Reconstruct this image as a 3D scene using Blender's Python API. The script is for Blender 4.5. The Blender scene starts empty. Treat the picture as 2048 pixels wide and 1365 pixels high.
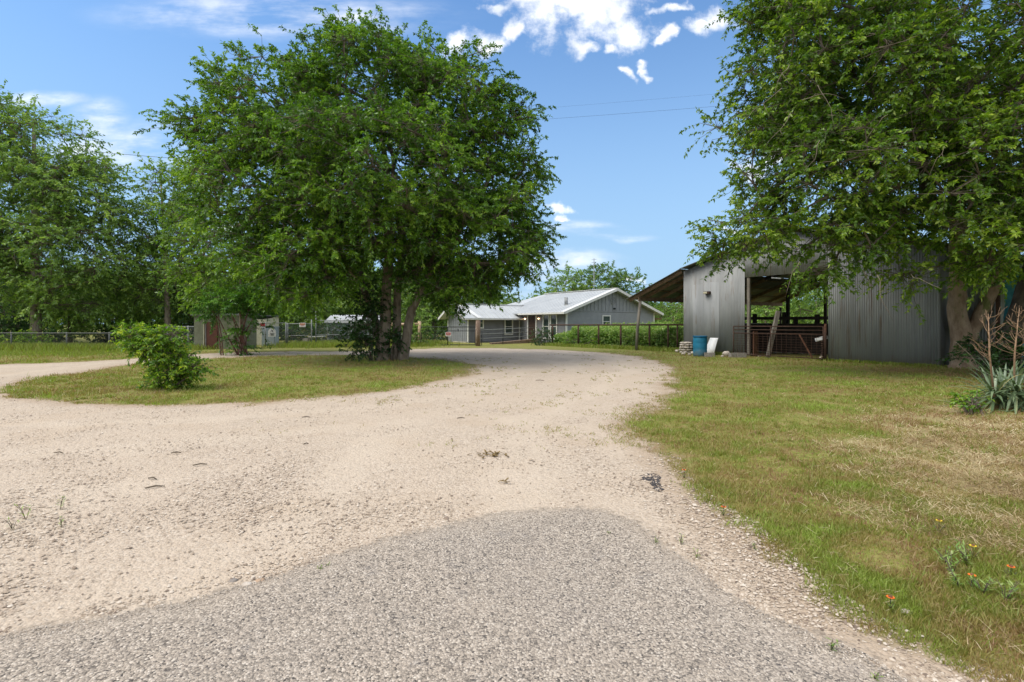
import bpy, math, random
import numpy as np
from mathutils import Vector

# ------------------------------------------------------------------ camera, sky, sun, exposure
scene = bpy.context.scene
COL = scene.collection
EYE = 1.45
cam_data = bpy.data.cameras.new("camera")
cam = bpy.data.objects.new("camera", cam_data)
COL.objects.link(cam)
cam.location = (0, 0, EYE)
cam.rotation_euler = (math.radians(90), 0, 0)
cam_data.lens = 18
cam_data.sensor_width = 36
cam_data.shift_y = -0.0168
cam_data.clip_start = 0.05
cam_data.clip_end = 3000
scene.camera = cam

SUN_EL, SUN_AZ = math.radians(55), math.radians(250)   # azimuth clockwise from +Y
SUN_STRENGTH, SUN_ANGLE = 1.6, math.radians(38)
SKY_STRENGTH = 0.15
EXPOSURE = 0.98
SKY_TINT = (0.44, 0.60, 0.73)

sun_data = bpy.data.lights.new("sun", "SUN")
sun = bpy.data.objects.new("sun", sun_data)
COL.objects.link(sun)
sun_data.energy = SUN_STRENGTH
sun_data.angle = SUN_ANGLE
sun_data.color = (1.0, 0.93, 0.82)
sdir = Vector((math.sin(SUN_AZ) * math.cos(SUN_EL), math.cos(SUN_AZ) * math.cos(SUN_EL), math.sin(SUN_EL)))
sun.rotation_euler = sdir.to_track_quat('Z', 'Y').to_euler()

scene.view_settings.view_transform = 'Standard'
scene.view_settings.look = 'None'
scene.view_settings.exposure = EXPOSURE
scene.view_settings.gamma = 1
scene.view_settings.use_curve_mapping = False
scene.cycles.max_bounces = 7
scene.cycles.diffuse_bounces = 3
scene.cycles.transparent_max_bounces = 8
scene.cycles.use_denoising = True
scene.cycles.sample_clamp_indirect = 5

world = bpy.data.worlds.new("World")
scene.world = world
world.use_nodes = True
wt = world.node_tree
for n in list(wt.nodes):
    wt.nodes.remove(n)


class NG:
    """small helper to write node graphs"""
    def __init__(s, tree):
        s.t = tree

    def n(s, typ, **kw):
        x = s.t.nodes.new(typ)
        for k, v in kw.items():
            setattr(x, k, v)
        return x

    def put(s, sock, v):
        if v is None:
            return
        if isinstance(v, bpy.types.NodeSocket):
            s.t.links.new(v, sock)
        else:
            if sock.type == 'RGBA' and len(v) == 3:
                v = (*v, 1)
            sock.default_value = v

    def m(s, op, a, b=None, c=None, clamp=False):
        x = s.n('ShaderNodeMath', operation=op)
        x.use_clamp = clamp
        s.put(x.inputs[0], a)
        if b is not None:
            s.put(x.inputs[1], b)
        if c is not None:
            s.put(x.inputs[2], c)
        return x.outputs[0]

    def step(s, x, lo, hi):
        r = s.n('ShaderNodeMapRange', interpolation_type='SMOOTHSTEP')
        s.put(r.inputs[0], x)
        s.put(r.inputs[1], lo)
        s.put(r.inputs[2], hi)
        return r.outputs[0]

    def mix(s, f, a, b, blend='MIX'):
        x = s.n('ShaderNodeMix', data_type='RGBA', blend_type=blend)
        s.put(x.inputs[0], f)
        s.put(x.inputs[6], a)
        s.put(x.inputs[7], b)
        return x.outputs[2]

    def noise(s, vec, scale, detail=4, rough=0.55, dist=0.0):
        x = s.n('ShaderNodeTexNoise')
        s.put(x.inputs['Vector'], vec)
        x.inputs['Scale'].default_value = scale
        x.inputs['Detail'].default_value = detail
        x.inputs['Roughness'].default_value = rough
        x.inputs['Distortion'].default_value = dist
        return x.outputs[0]

    def vor(s, vec, scale, feature='F1', rand=1.0):
        x = s.n('ShaderNodeTexVoronoi', feature=feature)
        s.put(x.inputs['Vector'], vec)
        x.inputs['Scale'].default_value = scale
        x.inputs['Randomness'].default_value = rand
        return x

    def ramp(s, f, stops):
        x = s.n('ShaderNodeValToRGB')
        e = x.color_ramp.elements
        while len(e) < len(stops):
            e.new(0.5)
        for i, (p, c) in enumerate(stops):
            e[i].position = p
            e[i].color = (*c, 1)
        s.put(x.inputs[0], f)
        return x.outputs[0]

    def attr(s, name):
        return s.n('ShaderNodeAttribute', attribute_name=name).outputs['Fac']

    def comb(s, x, y, z):
        c = s.n('ShaderNodeCombineXYZ')
        s.put(c.inputs[0], x)
        s.put(c.inputs[1], y)
        s.put(c.inputs[2], z)
        return c.outputs[0]


def build_world():
    g = NG(wt)
    out = g.n('ShaderNodeOutputWorld')
    bg = g.n('ShaderNodeBackground')
    bg.inputs['Strength'].default_value = SKY_STRENGTH
    sky = g.n('ShaderNodeTexSky', sky_type='NISHITA')
    sky.sun_disc = False
    sky.sun_elevation = SUN_EL
    sky.sun_rotation = SUN_AZ
    sky.altitude = 200
    sky.air_density = 1.1
    sky.dust_density = 0.6
    sky.ozone_density = 1.6
    tc = g.n('ShaderNodeTexCoord')
    d = tc.outputs['Generated']
    sp = g.n('ShaderNodeSeparateXYZ')
    g.put(sp.inputs[0], d)
    x, y, z = sp.outputs
    ys = g.m('MAXIMUM', y, 0.06)
    px, pz = g.m('DIVIDE', x, ys), g.m('DIVIDE', z, ys)
    pv = g.comb(px, pz, 0)
    front = g.step(y, 0.06, 0.14)
    # cumulus puffs: (azimuth tangent, elevation tangent) read off the photograph's sky
    wn = g.n('ShaderNodeTexNoise')
    g.put(wn.inputs['Vector'], pv)
    wn.inputs['Scale'].default_value = 9
    wn.inputs['Detail'].default_value = 5
    ws = g.n('ShaderNodeSeparateXYZ')
    g.put(ws.inputs[0], wn.outputs['Color'])
    wx = g.m('MULTIPLY_ADD', g.m('SUBTRACT', ws.outputs[0], 0.5), 0.17, px)
    wz = g.m('MULTIPLY_ADD', g.m('SUBTRACT', ws.outputs[1], 0.5), 0.14, pz)
    puffs = [(1120, 20, 110, 62), (1185, 25, 90, 60), (1060, 0, 80, 30), (1255, 62, 60, 48), (1240, 20, 60, 50),
             (1155, 92, 30, 20), (1212, 88, 26, 18), (1425, 42, 62, 30), (1385, 50, 34, 20), (1018, 62, 26, 34),
             (985, 100, 36, 30), (915, 85, 46, 30), (975, 10, 22, 14), (1260, 135, 14, 12), (1294, 132, 10, 12),
             (1332, 75, 14, 16), (1113, 413, 32, 12), (1113, 434, 16, 9), (1500, 332, 50, 22), (1560, 322, 40, 24),
             (1462, 462, 36, 9), (480, 445, 60, 14), (1258, 553, 20, 7), (1330, 10, 26, 12), (1100, -60, 260, 50)]

    def field(lst, X, Z):
        acc = None
        for (cu, cv, ru, rv) in lst:
            a = g.m('DIVIDE', g.m('SUBTRACT', X, (cu - 1024) / 1024), ru / 1024)
            b = g.m('DIVIDE', g.m('SUBTRACT', Z, (648 - cv) / 1024), rv / 1024)
            q = g.m('SUBTRACT', 1.0, g.m('SQRT', g.m('ADD', g.m('MULTIPLY', a, a), g.m('MULTIPLY', b, b))))
            acc = q if acc is None else g.m('MAXIMUM', acc, q)
        return g.m('MAXIMUM', acc, -1.0)
    f = field(puffs, wx, wz)
    fine = g.noise(pv, 22, 8, 0.68)
    f2 = g.m('MULTIPLY_ADD', g.m('SUBTRACT', fine, 0.5), 2.3, g.m('MULTIPLY', f, 1.3))
    f2 = g.m('MULTIPLY_ADD', g.m('SUBTRACT', g.noise(pv, 60, 6, 0.6), 0.5), 0.6, f2)
    cum = g.m('MULTIPLY', g.step(f2, -0.25, 1.2), front)
    # thin veils
    wisps = [(1160, 458, 90, 16), (1245, 474, 60, 9), (1110, 520, 130, 22), (1070, 575, 110, 30), (200, 240, 60, 45),
             (300, 290, 150, 50), (560, 30, 330, 45), (90, 200, 90, 16), (240, 300, 160, 40)]
    wf = field(wisps, g.m('MULTIPLY_ADD', g.m('SUBTRACT', ws.outputs[0], 0.5), 0.05, px),
               g.m('MULTIPLY_ADD', g.m('SUBTRACT', ws.outputs[2], 0.5), 0.03, pz))
    sn = g.noise(g.comb(g.m('MULTIPLY', px, 0.6), g.m('MULTIPLY', pz, 2.2), 3.0), 9, 6, 0.6)
    veil = g.m('MULTIPLY', g.m('MULTIPLY', g.step(wf, -0.35, 0.7), g.step(sn, 0.34, 0.75)), g.m('MULTIPLY', front, 0.75))
    # broken cloud added over the unseen dome, thickened to whiten the ambient light
    bn = g.noise(d, 2.6, 8, 0.6)
    up_ = g.m('SUBTRACT', z, g.m('MULTIPLY', y, 0.72))
    back = g.m('MULTIPLY', g.step(bn, 0.36, 0.52), g.m('MAXIMUM', g.m('SUBTRACT', 1.0, g.step(y, -0.15, 0.25)), g.step(up_, 0.04, 0.22)))
    back = g.m('MULTIPLY', back, g.step(z, 0.0, 0.1))
    cov = g.m('MAXIMUM', g.m('MAXIMUM', cum, veil), back, clamp=True)
    # horizon paling (thin moisture of the air)
    pale = g.m('MULTIPLY', g.m('SUBTRACT', 1.0, g.step(z, 0.0, 0.62)), 0.90)
    tinted = g.mix(1.0, sky.outputs[0], SKY_TINT, 'MULTIPLY')
    base = g.mix(pale, tinted, (1.42, 2.15, 3.0))
    shade = g.ramp(g.noise(pv, 14, 5, 0.6), [(0.32, (3.0, 3.25, 3.65)), (0.55, (4.4, 4.45, 4.55)), (0.7, (4.8, 4.8, 4.8))])
    g.put(bg.inputs['Color'], g.mix(cov, base, shade))
    wt.links.new(bg.outputs[0], out.inputs['Surface'])


build_world()

# ------------------------------------------------------------------ helpers
F = 1024.0
HOR = 648.0


def P(u, v, Y):
    """photo measurement (u, v) at distance Y -> place in metres"""
    return Vector(((u - 1024) / F * Y, Y, EYE - (v - HOR) / F * Y))


def G(u, v):
    Y = EYE * F / (v - HOR)
    return ((u - 1024) / F * Y, Y)


def vnoise(x, y, seed=0):
    """smooth 2D value noise, numpy arrays -> 0..1"""
    x = np.asarray(x, float)
    y = np.asarray(y, float)
    xi, yi = np.floor(x).astype(np.int64), np.floor(y).astype(np.int64)
    xf, yf = x - xi, y - yi

    def h(a, b):
        n = (a * 374761393 + b * 668265263 + seed * 1442695041) & 0xffffffff
        n = ((n ^ (n >> 13)) * 1274126177) & 0xffffffff
        return ((n ^ (n >> 16)) & 0xffff) / 65535.0
    u, v = xf * xf * (3 - 2 * xf), yf * yf * (3 - 2 * yf)
    a = h(xi, yi) * (1 - u) + h(xi + 1, yi) * u
    b = h(xi, yi + 1) * (1 - u) + h(xi + 1, yi + 1) * u
    return a * (1 - v) + b * v


def fbm(x, y, seed=0, o=4):
    s, a, t = 0, 0.5, 0
    for i in range(o):
        s = s + a * vnoise(x * 2 ** i, y * 2 ** i, seed + i)
        t += a
        a *= 0.5
    return s / t


def sdf(px, py, poly):
    """signed distance to polygon, positive inside"""
    poly = np.array(poly, float)
    d2 = np.full(px.shape, 1e18)
    ins = np.zeros(px.shape, bool)
    for i in range(len(poly)):
        ax, ay = poly[i]
        bx, by = poly[(i + 1) % len(poly)]
        ex, ey = bx - ax, by - ay
        t = np.clip(((px - ax) * ex + (py - ay) * ey) / (ex * ex + ey * ey + 1e-12), 0, 1)
        d2 = np.minimum(d2, (px - ax - t * ex) ** 2 + (py - ay - t * ey) ** 2)
        c = (ay > py) != (by > py)
        with np.errstate(divide='ignore', invalid='ignore'):
            xx = (bx - ax) * (py - ay) / (by - ay + 1e-15) + ax
        ins ^= c & (px < xx)
    return np.where(ins, 1, -1) * np.sqrt(d2)


ROOT = {}


def tag(o, label=None, cat=None, group=None, kind=None):
    if label:
        o['label'] = label
    if cat:
        o['category'] = cat
    if group:
        o['group'] = group
    if kind:
        o['kind'] = kind
    return o


def thing(name, label, cat, loc, group=None):
    o = bpy.data.objects.new(name, None)
    COL.objects.link(o)
    o.location = loc
    o.empty_display_size = 0.3
    ROOT[o] = Vector(loc)
    return tag(o, label, cat, group)


def link(name, me, parent, loc):
    o = bpy.data.objects.new(name, me)
    COL.objects.link(o)
    if parent is not None:
        o.parent = parent
        ROOT[o] = ROOT[parent]
    else:
        o.location = loc
        ROOT[o] = Vector(loc)
    return o


def npobj(name, V, Fa, mat, parent=None, loc=(0, 0, 0), fattr=None, vattr=None, smooth=False):
    V = np.asarray(V, np.float64).reshape(-1, 3)
    base = np.array(ROOT[parent] if parent is not None else Vector(loc))
    V = V - base
    Fa = np.asarray(Fa, np.int32)
    n, k = Fa.shape
    me = bpy.data.meshes.new(name)
    me.vertices.add(len(V))
    me.vertices.foreach_set('co', V.astype(np.float32).ravel())
    me.loops.add(n * k)
    me.loops.foreach_set('vertex_index', Fa.ravel())
    me.polygons.add(n)
    me.polygons.foreach_set('loop_start', np.arange(n, dtype=np.int32) * k)
    if smooth:
        me.polygons.foreach_set('use_smooth', np.ones(n, bool))
    me.update(calc_edges=True)
    for dom, dct in (('FACE', fattr), ('POINT', vattr)):
        for kx, val in (dct or {}).items():
            a = me.attributes.new(kx, 'FLOAT', dom)
            a.data.foreach_set('value', np.asarray(val, np.float32).ravel())
    me.materials.append(mat)
    return link(name, me, parent, loc)


class MB:
    def __init__(s):
        s.v, s.f, s.sm = [], [], []

    def add(s, vs, fs, smooth=False):
        o = len(s.v)
        s.v += [tuple(p) for p in vs]
        s.f += [tuple(i + o for i in f) for f in fs]
        s.sm += [smooth] * len(fs)
        return s

    def hexa(s, p):
        """p: 4 bottom corners then 4 top corners"""
        return s.add(p, [(3, 2, 1, 0), (4, 5, 6, 7), (0, 1, 5, 4), (1, 2, 6, 5), (2, 3, 7, 6), (3, 0, 4, 7)])

    def box(s, c, sz, ax=(1, 0), tilt=0.0):
        """box centred at c, size sz, its x axis pointing along ax in plan"""
        a = Vector((ax[0], ax[1], 0)).normalized()
        b = Vector((-a.y, a.x, 0))
        z = Vector((0, 0, 1))
        if tilt:
            a, z = a * math.cos(tilt) + z * math.sin(tilt), z * math.cos(tilt) - a * math.sin(tilt)
        c = Vector(c)
        x, y, h = a * sz[0] / 2, b * sz[1] / 2, z * sz[2] / 2
        return s.hexa([c - x - y - h, c + x - y - h, c + x + y - h, c - x + y - h,
                       c - x - y + h, c + x - y + h, c + x + y + h, c - x + y + h])

    def beam(s, p, q, w, h, up=(0, 0, 1)):
        p, q = Vector(p), Vector(q)
        d = (q - p).normalized()
        up = Vector(up)
        sd = d.cross(up)
        if sd.length < 1e-4:
            sd = d.cross(Vector((1, 0, 0)))
        sd.normalize()
        u = sd.cross(d)
        a, b = sd * w / 2, u * h / 2
        return s.hexa([p - a - b, p + a - b, q + a - b, q - a - b, p - a + b, p + a + b, q + a + b, q - a + b])

    def tube(s, pts, rad, n=8, cap=True, smooth=True, rough=0.0, rng=None):
        pts = [Vector(p) for p in pts]
        if not hasattr(rad, '__len__'):
            rad = [rad] * len(pts)
        vs, fs = [], []
        ref = Vector((0.3, 0.95, 0.1))
        for i, p in enumerate(pts):
            d = (pts[min(i + 1, len(pts) - 1)] - pts[max(i - 1, 0)]).normalized()
            a = d.cross(ref)
            if a.length < 0.05:
                a = d.cross(Vector((1, 0, 0)))
            a.normalize()
            b = d.cross(a)
            for j in range(n):
                t = 2 * math.pi * j / n
                r = rad[i]
                if rough:
                    r *= 1 + rough * (math.sin(3 * t + i * .9) * .5 + math.sin(5 * t + 1.3 - i * .5) * .35) + rough * rng.uniform(-.3, .3)
                vs.append(p + a * math.cos(t) * r + b * math.sin(t) * r)
        for i in range(len(pts) - 1):
            for j in range(n):
                k = (j + 1) % n
                fs.append((i * n + j, i * n + k, (i + 1) * n + k, (i + 1) * n + j))
        if cap:
            fs.append(tuple(range(n - 1, -1, -1)))
            fs.append(tuple((len(pts) - 1) * n + j for j in range(n)))
        return s.add(vs, fs, smooth)

    def lathe(s, c, prof, n=24):
        c = Vector(c)
        vs, fs = [], []
        for (r, z) in prof:
            for j in range(n):
                t = 2 * math.pi * j / n
                vs.append(c + Vector((r * math.cos(t), r * math.sin(t), z)))
        for i in range(len(prof) - 1):
            for j in range(n):
                k = (j + 1) % n
                fs.append((i * n + j, i * n + k, (i + 1) * n + k, (i + 1) * n + j))
        fs.append(tuple(range(n - 1, -1, -1)))
        fs.append(tuple((len(prof) - 1) * n + j for j in range(n)))
        return s.add(vs, fs, True)

    def poly(s, pts, thick, nrm):
        """flat polygon given thickness along -nrm"""
        nv = Vector(nrm).normalized() * thick
        n = len(pts)
        a = [Vector(p) for p in pts]
        b = [p - nv for p in a]
        fs = [tuple(range(n)), tuple(range(2 * n - 1, n - 1, -1))]
        for i in range(n):
            j = (i + 1) % n
            fs.append((i, i + n, j + n, j))
        return s.add(a + b, fs)

    def rock(s, c, r, rng, flat=0.6, n=7, sq=1.0):
        c = Vector(c)
        vs, fs = [], []
        rings = [(0.45, -flat), (0.95, -flat * .45), (1.0, flat * .25), (0.55, flat * .9)]
        for i, (rr, z) in enumerate(rings):
            for j in range(n):
                t = 2 * math.pi * (j + 0.3 * i) / n
                q = r * rr * rng.uniform(.82, 1.15)
                vs.append(c + Vector((q * math.cos(t) * sq, q * math.sin(t), r * z * rng.uniform(.85, 1.1) + r * flat)))
        for i in range(3):
            for j in range(n):
                k = (j + 1) % n
                fs.append((i * n + j, i * n + k, (i + 1) * n + k, (i + 1) * n + j))
        fs.append(tuple(range(n - 1, -1, -1)))
        fs.append(tuple(3 * n + j for j in range(n)))
        return s.add(vs, fs, True)

    def build(s, name, mat, parent=None, loc=(0, 0, 0)):
        base = ROOT[parent] if parent is not None else Vector(loc)
        me = bpy.data.meshes.new(name)
        me.from_pydata([(x - base.x, y - base.y, z - base.z) for x, y, z in s.v], [], s.f)
        me.polygons.foreach_set('use_smooth', s.sm)
        me.update()
        me.materials.append(mat)
        return link(name, me, parent, loc)


# ------------------------------------------------------------------ materials
def mat_new(name):
    m = bpy.data.materials.new(name)
    m.use_nodes = True
    t = m.node_tree
    for n in list(t.nodes):
        t.nodes.remove(n)
    g = NG(t)
    out = g.n('ShaderNodeOutputMaterial')
    return m, g, out


def pbr(name, c1, c2=None, scale=6, rough=0.8, metal=0.0, bump=0.0, bscale=None, stretch=(1, 1, 1), c3=None, spot=(0.62, 0.72),
        spec=0.3, emit=None, detail=5, streak=None, foot=None):
    """two-colour procedural surface with an optional third colour in spots (rust, lichen, dirt)"""
    m, g, out = mat_new(name)
    b = g.n('ShaderNodeBsdfPrincipled')
    geo = g.n('ShaderNodeNewGeometry')
    mp = g.n('ShaderNodeVectorMath', operation='MULTIPLY')
    g.put(mp.inputs[0], geo.outputs['Position'])
    mp.inputs[1].default_value = stretch
    vec = mp.outputs[0]
    nz = g.noise(vec, scale, detail, 0.6)
    col = g.mix(g.step(nz, 0.3, 0.7), c1, c2 or c1)
    if c3:
        n2 = g.noise(vec, scale * 0.45, 6, 0.65)
        col = g.mix(g.step(n2, *spot), col, c3)
    if streak:
        sv = g.n('ShaderNodeVectorMath', operation='MULTIPLY')
        g.put(sv.inputs[0], geo.outputs['Position'])
        sv.inputs[1].default_value = (5.5, 5.5, 0.35)
        f_ = g.m('MULTIPLY', g.step(g.noise(sv.outputs[0], 1.0, 6, 0.65), 0.54, 0.68), g.step(g.noise(geo.outputs['Position'], 0.9, 3, 0.5), 0.42, 0.56))
        col = g.mix(g.m('MULTIPLY', f_, 0.8), col, streak)
        sheet = g.noise(g.n('ShaderNodeTexCoord').outputs['Object'], 0.55, 1, 0.3)
        col = g.mix(g.m('MULTIPLY', g.step(sheet, 0.42, 0.58), 0.22), col, (0.36, 0.37, 0.375))
    if foot:
        z_ = g.n('ShaderNodeSeparateXYZ')
        g.put(z_.inputs[0], geo.outputs['Position'])
        f_ = g.m('SUBTRACT', 1.0, g.step(g.m('MULTIPLY_ADD', g.noise(geo.outputs['Position'], 4, 5, 0.7), -0.55, z_.outputs[2]), -0.22, 0.06))
        col = g.mix(g.m('MULTIPLY', f_, 0.6), col, foot)
    g.put(b.inputs['Base Color'], col)
    b.inputs['Roughness'].default_value = rough
    b.inputs['Metallic'].default_value = metal
    b.inputs['Specular IOR Level'].default_value = spec
    if emit:
        b.inputs['Emission Color'].default_value = (*emit[0], 1)
        b.inputs['Emission Strength'].default_value = emit[1]
    if bump:
        bp = g.n('ShaderNodeBump')
        bp.inputs['Strength'].default_value = 1.0
        bp.inputs['Distance'].default_value = bump
        g.put(bp.inputs['Height'], g.noise(vec, bscale or scale * 3, 5, 0.65))
        g.put(b.inputs['Normal'], bp.outputs[0])
    g.t.links.new(b.outputs[0], out.inputs[0])
    return m


def leafmat(name, dark, mid, light, tip, trans=0.38, gloss=0.035):
    m, g, out = mat_new(name)
    v = g.attr('var')
    col = g.ramp(v, [(0.0, dark), (0.42, mid), (0.8, light), (1.0, tip)])
    d = g.n('ShaderNodeBsdfDiffuse')
    t = g.n('ShaderNodeBsdfTranslucent')
    gl = g.n('ShaderNodeBsdfGlossy')
    gl.inputs['Roughness'].default_value = 0.42
    gl.inputs['Color'].default_value = (0.9, 0.95, 1.0, 1)
    g.put(d.inputs[0], col)
    g.put(t.inputs[0], g.mix(1.0, col, (1.25, 1.35, 0.6), 'MULTIPLY'))
    a = g.n('ShaderNodeMixShader')
    a.inputs[0].default_value = trans
    g.t.links.new(d.outputs[0], a.inputs[1])
    g.t.links.new(t.outputs[0], a.inputs[2])
    b = g.n('ShaderNodeMixShader')
    b.inputs[0].default_value = gloss
    g.t.links.new(a.outputs[0], b.inputs[1])
    g.t.links.new(gl.outputs[0], b.inputs[2])
    g.t.links.new(b.outputs[0], out.inputs[0])
    return m


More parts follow.
